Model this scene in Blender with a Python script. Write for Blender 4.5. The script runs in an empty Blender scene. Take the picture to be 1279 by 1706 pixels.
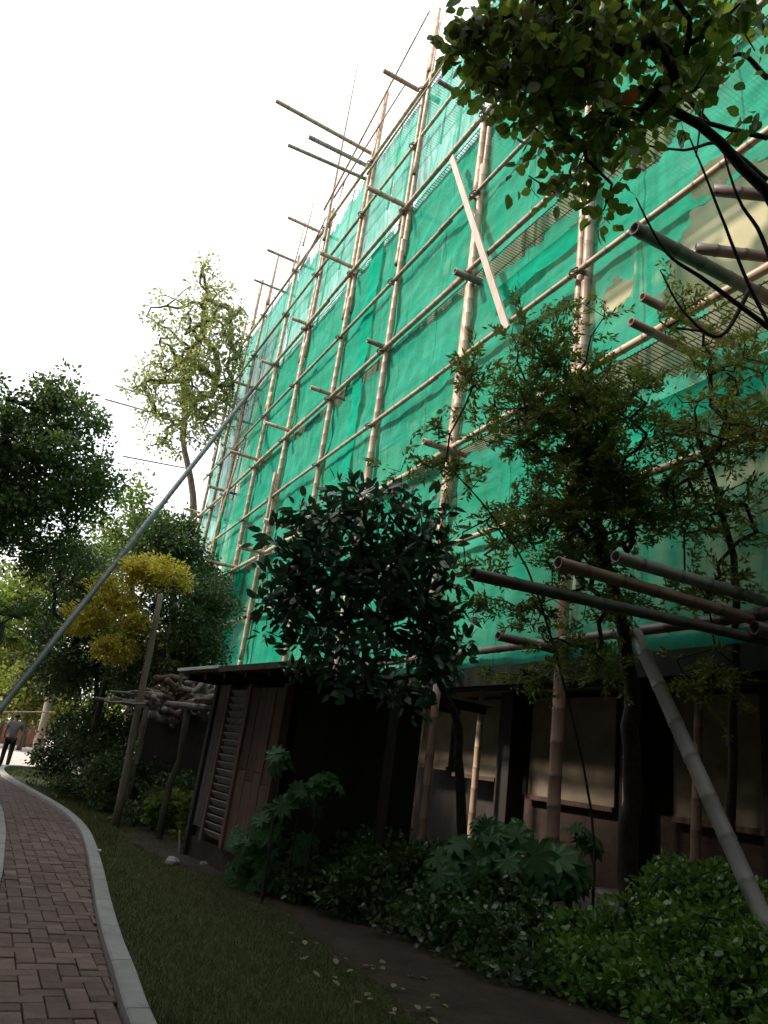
import bpy, math, random
import numpy as np
from mathutils import Vector, Matrix, noise
random.seed(7); rng = np.random.default_rng(11)
S = bpy.context.scene
COL = S.collection

# ---------------------------------------------------------------- camera
F = 1200.0; PX, PY = 640.0, 853.0
pitch = math.atan(424/1200); roll = math.radians(8.1); head = math.radians(25.8)
FW = Vector((math.sin(head)*math.cos(pitch), math.cos(head)*math.cos(pitch), math.sin(pitch)))
r0 = Vector((math.cos(head), -math.sin(head), 0)); u0 = r0.cross(FW)
RT = math.cos(roll)*r0 + math.sin(roll)*u0
UP = -math.sin(roll)*r0 + math.cos(roll)*u0
CAM = Vector((0, 0, 1.6))
cd = bpy.data.cameras.new('camera'); cam = bpy.data.objects.new('camera', cd); COL.objects.link(cam)
cd.sensor_fit = 'VERTICAL'; cd.sensor_height = 36; cd.sensor_width = 27; cd.lens = F/1706*36
cd.clip_start = 0.05; cd.clip_end = 2000
M = Matrix((RT, UP, -FW)).transposed().to_4x4(); M.translation = CAM
cam.matrix_world = M
S.camera = cam
S.render.resolution_x = 768; S.render.resolution_y = 1024
def ray(x, y): return (FW*F + RT*(x-PX) - UP*(y-PY)).normalized()
def atx(x, y, X): d = ray(x, y); return CAM + d*(X/d.x)
def aty(x, y, Y): d = ray(x, y); return CAM + d*(Y/d.y)
def atz(x, y, Z=0): d = ray(x, y); return CAM + d*((Z-1.6)/d.z)
def atd(x, y, D): d = ray(x, y); return CAM + d*(D/d.dot(FW))

# ---------------------------------------------------------------- world, sun, exposure
SUN_EL = math.radians(38); SUN_DIR = Vector((-0.93, 0.30, 0)).normalized()
w = bpy.data.worlds.new('World'); S.world = w; w.use_nodes = True
nt = w.node_tree; nt.nodes.clear()
out = nt.nodes.new('ShaderNodeOutputWorld'); bg = nt.nodes.new('ShaderNodeBackground')
sky = nt.nodes.new('ShaderNodeTexSky'); sky.sky_type = 'NISHITA'; sky.sun_disc = False
sky.sun_elevation = SUN_EL; sky.sun_rotation = math.atan2(SUN_DIR.x, SUN_DIR.y)
tc = nt.nodes.new('ShaderNodeTexCoord'); ns = nt.nodes.new('ShaderNodeTexNoise')
ns.inputs['Scale'].default_value = 2.2; ns.inputs['Detail'].default_value = 5
mp = nt.nodes.new('ShaderNodeMapping'); mp.inputs['Scale'].default_value = (1, 1, 1.8); mp.inputs['Location'].default_value = (0.75, 0.4, .3)
cr = nt.nodes.new('ShaderNodeMapRange'); cr.inputs[1].default_value = 0.34; cr.inputs[2].default_value = 0.52
cr.inputs[3].default_value = 0.5; cr.inputs[4].default_value = 1.0
mx = nt.nodes.new('ShaderNodeMix'); mx.data_type = 'RGBA'
mx.inputs['B'].default_value = (12.0, 12.4, 12.9, 1)
nt.links.new(tc.outputs['Generated'], mp.inputs['Vector']); nt.links.new(mp.outputs[0], ns.inputs['Vector'])
nt.links.new(ns.outputs['Fac'], cr.inputs[0]); nt.links.new(cr.outputs[0], mx.inputs['Factor'])
nt.links.new(sky.outputs[0], mx.inputs['A']); nt.links.new(mx.outputs['Result'], bg.inputs['Color'])
nt.links.new(bg.outputs[0], out.inputs['Surface'])
bg.inputs['Strength'].default_value = 0.1
sd = bpy.data.lights.new('sun', 'SUN'); so = bpy.data.objects.new('sun', sd); COL.objects.link(so)
sd.energy = 4.0; sd.angle = math.radians(5); sd.color = (1.0, 0.90, 0.76)
v = Vector((SUN_DIR.x*math.cos(SUN_EL), SUN_DIR.y*math.cos(SUN_EL), math.sin(SUN_EL)))
so.rotation_euler = v.to_track_quat('Z', 'Y').to_euler()
S.view_settings.view_transform = 'Standard'; S.view_settings.look = 'None'
S.view_settings.gamma = 1; S.view_settings.use_curve_mapping = False
S.view_settings.exposure = 0.68
S.render.engine = 'CYCLES'
S.cycles.max_bounces = 10; S.cycles.transparent_max_bounces = 24
S.cycles.diffuse_bounces = 4; S.cycles.glossy_bounces = 3; S.cycles.transmission_bounces = 6

# ---------------------------------------------------------------- materials
def newmat(name):
    m = bpy.data.materials.new(name); m.use_nodes = True; m.node_tree.nodes.clear()
    return m, m.node_tree
def nd(t, k, **kw):
    n = t.nodes.new('ShaderNode'+k)
    for a, b in kw.items(): setattr(n, a, b)
    return n
def ramp(t, fac, stops):
    r = nd(t, 'ValToRGB'); e = r.color_ramp.elements
    e[0].position, e[0].color = stops[0][0], (*stops[0][1], 1)
    e[1].position, e[1].color = stops[-1][0], (*stops[-1][1], 1)
    for p, c in stops[1:-1]:
        q = e.new(p); q.color = (*c, 1)
    t.links.new(fac, r.inputs[0]); return r.outputs[0]
def surf(name, cols, scale=3.0, detail=6, rough=.8, bump=.3, stretch=(1, 1, 1), obj_rand=.0, spec=.3, bscale=None, coords='Object'):
    m, t = newmat(name)
    o = nd(t, 'OutputMaterial'); p = nd(t, 'BsdfPrincipled')
    tc = nd(t, 'TexCoord'); mp = nd(t, 'Mapping'); mp.inputs['Scale'].default_value = stretch
    n = nd(t, 'TexNoise'); n.inputs['Scale'].default_value = scale; n.inputs['Detail'].default_value = detail
    n.inputs['Roughness'].default_value = .65
    t.links.new(tc.outputs[coords], mp.inputs[0])
    oi = nd(t, 'ObjectInfo')
    ad = nd(t, 'VectorMath', operation='ADD'); sc = nd(t, 'VectorMath', operation='SCALE')
    cb = nd(t, 'CombineXYZ'); t.links.new(oi.outputs['Random'], cb.inputs[0]); t.links.new(oi.outputs['Random'], cb.inputs[2])
    sc.inputs['Scale'].default_value = 37.0; t.links.new(cb.outputs[0], sc.inputs[0])
    t.links.new(mp.outputs[0], ad.inputs[0]); t.links.new(sc.outputs[0], ad.inputs[1]); t.links.new(ad.outputs[0], n.inputs['Vector'])
    k = len(cols); st = [(.28 + .44*i/(k-1), c) for i, c in enumerate(cols)]
    c = ramp(t, n.outputs['Fac'], st)
    if obj_rand:
        hs = nd(t, 'HueSaturation'); mr = nd(t, 'MapRange'); mr.inputs[3].default_value = 1-obj_rand; mr.inputs[4].default_value = 1+obj_rand
        t.links.new(oi.outputs['Random'], mr.inputs[0]); t.links.new(mr.outputs[0], hs.inputs['Value']); t.links.new(c, hs.inputs['Color']); c = hs.outputs[0]
    t.links.new(c, p.inputs['Base Color'])
    p.inputs['Roughness'].default_value = rough; p.inputs['Specular IOR Level'].default_value = spec
    if bump:
        b = nd(t, 'Bump'); b.inputs['Strength'].default_value = bump; b.inputs['Distance'].default_value = .02
        n2 = nd(t, 'TexNoise'); n2.inputs['Scale'].default_value = bscale or scale*4; n2.inputs['Detail'].default_value = 4
        t.links.new(ad.outputs[0], n2.inputs['Vector']); t.links.new(n2.outputs['Fac'], b.inputs['Height']); t.links.new(b.outputs[0], p.inputs['Normal'])
    t.links.new(p.outputs[0], o.inputs[0]); return m
def leafmat(name, c1, c2, c3=None, trans=.35, rough=.42, spec=.4):
    m, t = newmat(name)
    o = nd(t, 'OutputMaterial'); p = nd(t, 'BsdfPrincipled'); tr = nd(t, 'BsdfTranslucent'); mix = nd(t, 'MixShader')
    g = nd(t, 'NewGeometry'); oi = nd(t, 'ObjectInfo'); a = nd(t, 'Math', operation='ADD'); f = nd(t, 'Math', operation='FRACT')
    t.links.new(g.outputs['Random Per Island'], a.inputs[0]); t.links.new(oi.outputs['Random'], a.inputs[1]); t.links.new(a.outputs[0], f.inputs[0])
    st = [(0, c1), (.7, c2), (.97, c2)]
    st.append((1.0, c3 or c2))
    c = ramp(t, f.outputs[0], st)
    t.links.new(c, p.inputs['Base Color'])
    hs = nd(t, 'HueSaturation'); hs.inputs['Saturation'].default_value = 1.1; hs.inputs['Value'].default_value = 1.5
    t.links.new(c, hs.inputs['Color']); t.links.new(hs.outputs[0], tr.inputs['Color'])
    p.inputs['Roughness'].default_value = rough; p.inputs['Specular IOR Level'].default_value = spec
    mix.inputs[0].default_value = trans
    t.links.new(p.outputs[0], mix.inputs[1]); t.links.new(tr.outputs[0], mix.inputs[2]); t.links.new(mix.outputs[0], o.inputs[0])
    return m
def bamboomat(name, cols, rnd=.3):
    m, t = newmat(name)
    o = nd(t, 'OutputMaterial'); p = nd(t, 'BsdfPrincipled')
    at = nd(t, 'Attribute'); at.attribute_name = 'node'
    tc = nd(t, 'TexCoord'); n = nd(t, 'TexNoise'); n.inputs['Scale'].default_value = 1.6; n.inputs['Detail'].default_value = 7
    oi = nd(t, 'ObjectInfo'); ad = nd(t, 'VectorMath', operation='ADD')
    sc = nd(t, 'Math', operation='MULTIPLY'); sc.inputs[1].default_value = 50
    t.links.new(oi.outputs['Random'], sc.inputs[0]); t.links.new(tc.outputs['Object'], ad.inputs[0]); t.links.new(sc.outputs[0], ad.inputs[1])
    t.links.new(ad.outputs[0], n.inputs['Vector'])
    c = ramp(t, n.outputs['Fac'], [(.3, cols[0]), (.5, cols[1]), (.72, cols[2])])
    hs = nd(t, 'HueSaturation'); mr = nd(t, 'MapRange'); mr.inputs[3].default_value = 1-rnd; mr.inputs[4].default_value = 1+rnd
    t.links.new(oi.outputs['Random'], mr.inputs[0]); t.links.new(mr.outputs[0], hs.inputs['Value']); t.links.new(c, hs.inputs['Color'])
    mc = nd(t, 'Mix', data_type='RGBA'); mc.inputs['B'].default_value = (.06, .045, .035, 1)
    mm = nd(t, 'Math', operation='MULTIPLY'); mm.inputs[1].default_value = .75
    t.links.new(at.outputs['Fac'], mm.inputs[0]); t.links.new(mm.outputs[0], mc.inputs['Factor']); t.links.new(hs.outputs[0], mc.inputs['A'])
    t.links.new(mc.outputs['Result'], p.inputs['Base Color'])
    p.inputs['Roughness'].default_value = .45; p.inputs['Specular IOR Level'].default_value = .45
    t.links.new(p.outputs[0], o.inputs[0]); return m

B_TAN = bamboomat('bamboo_tan', [(.28, .18, .12), (.40, .28, .19), (.50, .37, .27)])
B_GREY = bamboomat('bamboo_grey', [(.17, .16, .15), (.26, .25, .23), (.34, .32, .29)], .12)
B_SLATE = bamboomat('bamboo_slate', [(.05, .05, .055), (.075, .075, .08), (.11, .11, .115)], .05)
B_RED = bamboomat('bamboo_brown', [(.20, .11, .085), (.27, .16, .12), (.34, .23, .17)], .15)
B_DARK = bamboomat('bamboo_dark', [(.08, .06, .055), (.13, .10, .09), (.18, .14, .12)], .15)
M_BARK = surf('bark', [(.05, .04, .03), (.10, .08, .06), (.15, .13, .10)], 9, stretch=(1, 1, .25), rough=.9, bump=.8)
M_BARKD = surf('bark_dark', [(.025, .02, .017), (.05, .038, .032), (.075, .06, .05)], 9, stretch=(1, 1, .25), rough=.9, bump=.8)
M_BARKP = surf('bark_pale', [(.16, .13, .10), (.24, .20, .16), (.32, .28, .22)], 9, stretch=(1, 1, .25), rough=.9, bump=.6)
M_BRICK = surf('paver', [(.12, .076, .066), (.165, .108, .094), (.21, .148, .13)], 3.5, rough=.85, bump=.6, obj_rand=.28, bscale=45)
M_SAND = surf('joint_sand', [(.05, .035, .03), (.085, .06, .05)], 8, rough=.95)
M_KERB = surf('kerb_concrete', [(.25, .235, .22), (.33, .315, .30), (.39, .375, .36)], 3, rough=.85, bump=.35, obj_rand=.05, bscale=70)
M_GROUND = surf('grass_ground', [(.035, .045, .014), (.05, .06, .02), (.065, .07, .028)], 2.0, rough=.95, bump=.6, bscale=60)
M_SOIL = surf('soil', [(.028, .02, .014), (.05, .035, .024), (.075, .055, .038)], 3.0, rough=.95, bump=.8, bscale=30)
M_BLADE = leafmat('grass_blade', (.07, .075, .025), (.11, .115, .038), (.20, .17, .08), .3, .6, .2)
M_PLASTER = surf('beige_plaster', [(.42, .36, .24), (.50, .43, .30), (.55, .49, .36)], .7, rough=.9, bump=.15, bscale=40)
M_PANEL = surf('panel_cloth', [(.15, .115, .08), (.23, .18, .13), (.29, .235, .175)], 1.6, rough=.9, bump=.1)
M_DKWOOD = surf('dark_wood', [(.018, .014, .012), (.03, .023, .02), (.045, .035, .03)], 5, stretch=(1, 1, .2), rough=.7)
M_WOOD = surf('shed_wood', [(.07, .04, .03), (.115, .066, .05), (.17, .105, .08)], 5, stretch=(3, 3, .35), rough=.85, bump=.6, obj_rand=.28)
M_WOODG = surf('weathered_wood', [(.15, .125, .115), (.22, .19, .175), (.29, .26, .24)], 5, stretch=(3, 3, .6), rough=.85, bump=.4, obj_rand=.12)
M_PLANK = surf('pale_batten', [(.30, .23, .19), (.40, .32, .27), (.46, .38, .33)], 4, stretch=(1, 1, .2), rough=.75, obj_rand=.05)
M_ROOF = surf('shed_roof_felt', [(.05, .035, .03), (.075, .055, .048), (.10, .08, .07)], 4, rough=.8)
M_ZINC = surf('zinc_edge', [(.60, .62, .60), (.72, .74, .72)], 6, rough=.4)
M_WIRE = surf('rusty_wire', [(.06, .05, .045), (.11, .09, .08)], 20, rough=.6, bump=0)
M_FRAME = surf('window_frame', [(.55, .55, .52), (.65, .65, .62)], 8, rough=.5, bump=0)
M_BRIKW = surf('brick_dado', [(.04, .024, .02), (.06, .036, .03), (.08, .05, .042)], 5, rough=.85)
M_SHIRT = surf('grey_shirt', [(.16, .15, .17), (.22, .21, .23)], 12, rough=.9)
M_TROU = surf('black_trousers', [(.012, .012, .014), (.022, .02, .024)], 12, rough=.9)
M_SKIN = surf('skin', [(.32, .19, .13), (.38, .24, .17)], 12, rough=.6, bump=0)
M_HAIR = surf('black_hair', [(.01, .01, .01), (.02, .018, .016)], 20, rough=.5)
M_POT = surf('pale_pot', [(.55, .50, .44), (.68, .62, .56)], 6, rough=.7)
M_TERRA = surf('red_brick_wall', [(.20, .08, .055), (.28, .12, .08)], 6, rough=.85)
M_PAVE = surf('far_paving', [(.42, .34, .31), (.50, .42, .39), (.55, .49, .47)], 2, rough=.85)
m, t = newmat('window_glass'); o = nd(t, 'OutputMaterial'); p = nd(t, 'BsdfPrincipled')
p.inputs['Base Color'].default_value = (.03, .04, .045, 1); p.inputs['Roughness'].default_value = .08; t.links.new(p.outputs[0], o.inputs[0]); M_GLASS = m

def netmat(name, base, base2, alpha0, alpha1):
    m, t = newmat(name)
    o = nd(t, 'OutputMaterial'); d = nd(t, 'BsdfDiffuse'); tr = nd(t, 'BsdfTranslucent'); tp = nd(t, 'BsdfTransparent')
    tc = nd(t, 'TexCoord'); n = nd(t, 'TexNoise'); n.inputs['Scale'].default_value = .55; n.inputs['Detail'].default_value = 4
    mp = nd(t, 'Mapping'); mp.inputs['Scale'].default_value = (1, .7, 1.4); mp.inputs['Rotation'].default_value = (math.radians(35), 0, 0)
    t.links.new(tc.outputs['Object'], mp.inputs[0]); t.links.new(mp.outputs[0], n.inputs['Vector'])
    c = ramp(t, n.outputs['Fac'], [(.35, base), (.65, base2)])
    # woven grain and the sewn seams between rolls of mesh
    n3 = nd(t, 'TexNoise'); n3.inputs['Scale'].default_value = 14; n3.inputs['Detail'].default_value = 3
    mp3 = nd(t, 'Mapping'); mp3.inputs['Scale'].default_value = (1, .35, 1.6); t.links.new(tc.outputs['Object'], mp3.inputs[0]); t.links.new(mp3.outputs[0], n3.inputs['Vector'])
    g3 = nd(t, 'MapRange'); g3.inputs[1].default_value = .3; g3.inputs[2].default_value = .7; g3.inputs[3].default_value = .88; g3.inputs[4].default_value = 1.10
    t.links.new(n3.outputs['Fac'], g3.inputs[0])
    sx = nd(t, 'SeparateXYZ'); t.links.new(tc.outputs['Object'], sx.inputs[0])
    wv = nd(t, 'Math', operation='MULTIPLY'); wv.inputs[1].default_value = 1/1.83; t.links.new(sx.outputs['Y'], wv.inputs[0])
    nw = nd(t, 'MapRange'); nw.inputs[3].default_value = -.05; nw.inputs[4].default_value = .05; t.links.new(n.outputs['Fac'], nw.inputs[0])
    wa = nd(t, 'Math', operation='ADD'); t.links.new(wv.outputs[0], wa.inputs[0]); t.links.new(nw.outputs[0], wa.inputs[1])
    fr = nd(t, 'Math', operation='FRACT'); t.links.new(wa.outputs[0], fr.inputs[0])
    sm1 = nd(t, 'Math', operation='LESS_THAN'); sm1.inputs[1].default_value = .022; t.links.new(fr.outputs[0], sm1.inputs[0])
    dk = nd(t, 'MapRange'); dk.inputs[3].default_value = 1; dk.inputs[4].default_value = .62; t.links.new(sm1.outputs[0], dk.inputs[0])
    mu = nd(t, 'Math', operation='MULTIPLY'); t.links.new(g3.outputs[0], mu.inputs[0]); t.links.new(dk.outputs[0], mu.inputs[1])
    hv = nd(t, 'HueSaturation'); t.links.new(c, hv.inputs['Color']); t.links.new(mu.outputs[0], hv.inputs['Value']); c = hv.outputs[0]
    t.links.new(c, d.inputs[0]); t.links.new(c, tr.inputs[0])
    # wrinkle streaks: fine folds of doubled mesh
    n2 = nd(t, 'TexNoise'); n2.inputs['Scale'].default_value = 2.2; n2.inputs['Detail'].default_value = 6; n2.inputs['Distortion'].default_value = .6
    mp2 = nd(t, 'Mapping'); mp2.inputs['Scale'].default_value = (1, 2.2, .35); mp2.inputs['Rotation'].default_value = (math.radians(-28), 0, 0)
    t.links.new(tc.outputs['Object'], mp2.inputs[0]); t.links.new(mp2.outputs[0], n2.inputs['Vector'])
    mr = nd(t, 'MapRange'); mr.inputs[1].default_value = .35; mr.inputs[2].default_value = .68
    mr.inputs[3].default_value = alpha0; mr.inputs[4].default_value = alpha1
    t.links.new(n2.outputs['Fac'], mr.inputs[0])
    m1 = nd(t, 'MixShader'); m1.inputs[0].default_value = .38; m2 = nd(t, 'MixShader')
    t.links.new(d.outputs[0], m1.inputs[1]); t.links.new(tr.outputs[0], m1.inputs[2])
    t.links.new(mr.outputs[0], m2.inputs[0]); t.links.new(m1.outputs[0], m2.inputs[1]); t.links.new(tp.outputs[0], m2.inputs[2])
    b = nd(t, 'Bump'); b.inputs['Strength'].default_value = .22; b.inputs['Distance'].default_value = .05
    t.links.new(n2.outputs['Fac'], b.inputs['Height']); t.links.new(b.outputs[0], d.inputs['Normal']); t.links.new(b.outputs[0], tr.inputs['Normal'])
    t.links.new(m2.outputs[0], o.inputs[0]); return m
M_NET = netmat('green_mesh', (.018, .35, .225), (.065, .43, .31), .09, .32)
M_NETD = netmat('green_mesh_dense', (.012, .36, .22), (.02, .42, .28), .06, .18)

# ---------------------------------------------------------------- object helpers
def tag(o, label=None, cat=None, group=None, kind=None):
    if label: o['label'] = label
    if cat: o['category'] = cat
    if group: o['group'] = group
    if kind: o['kind'] = kind
    return o
def mesh_obj(name, V, Fc, mat, parent=None, smooth=False, loc=None):
    me = bpy.data.meshes.new(name)
    if not isinstance(V, list): V = [tuple(v) for v in V]
    me.from_pydata([tuple(v) for v in V], [], Fc); me.materials.append(mat)
    if smooth: me.polygons.foreach_set('use_smooth', [True]*len(me.polygons))
    o = bpy.data.objects.new(name, me); COL.objects.link(o)
    if parent: o.parent = parent
    if loc is not None: o.location = loc
    return o
def link(name, me, parent=None, M4=None):
    o = bpy.data.objects.new(name, me); COL.objects.link(o)
    if parent: o.parent = parent
    if M4 is not None: o.matrix_basis = M4
    return o
def empty(name, loc=(0, 0, 0), **kw):
    o = bpy.data.objects.new(name, None); COL.objects.link(o); o.location = loc; o.empty_display_size = .2
    tag(o, **kw); return o
class MB:
    def __init__(s): s.V = []; s.F = []
    def box(s, lo, hi, M4=None):
        i = len(s.V)
        for z in (lo[2], hi[2]):
            for x, y in ((lo[0], lo[1]), (hi[0], lo[1]), (hi[0], hi[1]), (lo[0], hi[1])):
                p = Vector((x, y, z)); s.V.append(M4 @ p if M4 else p)
        s.F += [(i, i+3, i+2, i+1), (i+4, i+5, i+6, i+7), (i, i+1, i+5, i+4), (i+1, i+2, i+6, i+5), (i+2, i+3, i+7, i+6), (i+3, i, i+4, i+7)]
        return s
    def bar(s, a, b, wd, ht, up=Vector((0, 0, 1))):
        a, b = Vector(a), Vector(b); d = (b-a).normalized(); sx = d.cross(up)
        if sx.length < 1e-3: sx = Vector((1, 0, 0))
        sx.normalize(); uu = sx.cross(d)
        i = len(s.V)
        for p in (a, b):
            for q, r in ((-1, -1), (1, -1), (1, 1), (-1, 1)): s.V.append(p + sx*q*wd/2 + uu*r*ht/2)
        s.F += [(i, i+1, i+2, i+3), (i+7, i+6, i+5, i+4)] + [(i+k, i+4+k, i+4+(k+1) % 4, i+(k+1) % 4) for k in range(4)]
        return s
    def tube(s, pts, rs, n=6, cap=True):
        pts = [Vector(p) for p in pts]; i0 = len(s.V); ref = None
        for k, p in enumerate(pts):
            d = (pts[min(k+1, len(pts)-1)] - pts[max(k-1, 0)]).normalized()
            if ref is None: ref = d.orthogonal().normalized()
            ref = (ref - d*ref.dot(d)).normalized(); b = d.cross(ref)
            for j in range(n):
                a = 2*math.pi*j/n; s.V.append(p + (ref*math.cos(a) + b*math.sin(a))*rs[k])
        for k in range(len(pts)-1):
            for j in range(n):
                a = i0+k*n+j; b_ = i0+k*n+(j+1) % n
                s.F.append((a, b_, b_+n, a+n))
        if cap: s.F.append(tuple(i0+j for j in range(n))[::-1]); s.F.append(tuple(i0+(len(pts)-1)*n+j for j in range(n)))
        return s
    def build(s, name, mat, parent=None, smooth=False): return mesh_obj(name, s.V, s.F, mat, parent, smooth)

def bamboo(name, a, b, r, mat, parent=None, r2=None, bend=.0, sides=10, node=.42):
    """hollow culm from a to b, swollen at its nodes, open cut ends"""
    a, b = Vector(a), Vector(b); L = (b-a).length; r2 = r2 or r*.8
    d = (b-a)/L; ref = d.orthogonal().normalized(); bn = d.cross(ref)
    bv = (ref*random.uniform(-1, 1) + bn*random.uniform(-1, 1))*bend*L
    ts = [0.0]; nodev = [0.0]; rr = [1.0]
    x = random.uniform(.1, node)
    while x < L-.05:
        for dx, k, nv in ((-.035, .97, 0), (-.008, 1.09, .6), (.006, 1.03, 1), (.04, .98, 0)):
            ts.append(min(max(x+dx, .002), L-.002)); rr.append(k); nodev.append(nv)
        x += node*random.uniform(.85, 1.15)
    ts.append(L); rr.append(1.0); nodev.append(0)
    V, Fc, A = [], [], []
    def ring(t, rad, nv):
        s = t/L; c = a + d*t + bv*4*s*(1-s)*.5
        for j in range(sides):
            an = 2*math.pi*j/sides; V.append(c + (ref*math.cos(an) + bn*math.sin(an))*rad); A.append(nv)
    R_ = lambda t: r + (r2-r)*t/L
    ring(min(.3, L*.3), r*.66, 1); ring(0, r*.72, .0)
    for t, k, nv in zip(ts, rr, nodev): ring(t, R_(t)*k, nv)
    ring(L, r2*.72, .0); ring(L-min(.3, L*.3), r2*.66, 1)
    nr = len(V)//sides
    for k in range(nr-1):
        for j in range(sides):
            p, q = k*sides+j, k*sides+(j+1) % sides; Fc.append((p, q, q+sides, p+sides))
    Fc.append(tuple(range(sides))[::-1]); Fc.append(tuple((nr-1)*sides+j for j in range(sides)))
    o = mesh_obj(name, V, Fc, mat, parent, True)
    at = o.data.attributes.new('node', 'FLOAT', 'POINT'); at.data.foreach_set('value', A)
    return o

def arr_mesh(name, V, Fq, mat, smooth=False):
    """fast mesh from numpy verts (N,3) and faces (M,k)"""
    me = bpy.data.meshes.new(name); n, k = Fq.shape
    me.vertices.add(len(V)); me.vertices.foreach_set('co', V.astype(np.float32).ravel())
    me.loops.add(n*k); me.loops.foreach_set('vertex_index', Fq.astype(np.int32).ravel())
    me.polygons.add(n); me.polygons.foreach_set('loop_start', np.arange(0, n*k, k, dtype=np.int32))
    me.materials.append(mat); me.update(calc_edges=True)
    if smooth: me.polygons.foreach_set('use_smooth', np.ones(n, dtype=bool))
    return me
# leaf templates: x = width, y = length, z = normal
T_DIA = (np.array([[0, 0, 0], [.32, .45, .07], [0, 1, 0], [-.32, .45, .07]]), np.array([[0, 1, 2], [0, 2, 3]]))
T_NAR = (np.array([[0, 0, 0], [.17, .42, .05], [0, 1, -.06], [-.17, .42, .05]]), np.array([[0, 1, 2], [0, 2, 3]]))
def leaf_t(wd, drop=.12):
    ys = [0, .25, .55, .82, 1]; ws = [.0, .85, 1.0, .55, .0]; V = []; Fc = []
    for y, w_ in zip(ys, ws):
        z = -drop*y*y
        V += [[-wd*w_, y, z+.12*wd*w_], [0, y, z], [wd*w_, y, z+.12*wd*w_]]
    for k in range(4):
        for s_ in (0, 1):
            a = 3*k+s_; Fc += [[a, a+1, a+4], [a, a+4, a+3]]
    Fc = [f for f in Fc if True]
    return (np.array(V), np.array(Fc))
T_MAG = leaf_t(.21, .2); T_OVAL = leaf_t(.30); T_HEART = leaf_t(.40, .2); T_LANCE = leaf_t(.17, .15)
def rand_rots(n, up_bias=.4, droop=0.0, out=None):
    d = rng.normal(size=(n, 3))
    if out is not None: d = d*.6 + out*1.1
    d[:, 2] = d[:, 2]*(1-.3*up_bias) - droop
    d /= np.linalg.norm(d, axis=1)[:, None]+1e-9
    nz = rng.normal(size=(n, 3))*(1-up_bias); nz[:, 2] += up_bias*1.6
    nz -= d*(nz*d).sum(1)[:, None]; nz /= np.linalg.norm(nz, axis=1)[:, None]+1e-9
    x = np.cross(d, nz)
    return np.stack([x, d, nz], axis=2)
def leaves_mesh(name, tmpl, pos, rot, sc, mat):
    tv, tf = tmpl; n = len(pos); k = len(tv)
    V = np.einsum('nij,kj->nki', rot, tv)*sc[:, None, None] + pos[:, None, :]
    Fq = (tf[None] + (np.arange(n)*k)[:, None, None]).reshape(-1, 3)
    return arr_mesh(name, V.reshape(-1, 3), Fq, mat)
FWn = np.array(FW); CAMn = np.array(CAM)
def inframe(P, mg=20, size=0):
    v = P-CAMn; z = v@FWn; mg = mg+F*size/np.maximum(z, .3); x = PX+F*(v@np.array(RT))/np.maximum(z, .01); y = PY-F*(v@np.array(UP))/np.maximum(z, .01)
    return (z > .1) & (x > -mg) & (x < 1280+mg) & (y > -mg) & (y < 1706+mg), z
def smooth(L, n=6):
    a = np.array(L); out = []
    for i in range(len(a)-1):
        p0, p1, p2, p3 = a[max(i-1, 0)], a[i], a[i+1], a[min(i+2, len(a)-1)]
        for s in range(n):
            t = s/n; out.append(.5*((2*p1)+(-p0+p2)*t+(2*p0-5*p1+4*p2-p3)*t*t+(-p0+3*p1-3*p2+p3)*t**3))
    out.append(a[-1]); return np.array(out)
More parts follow.
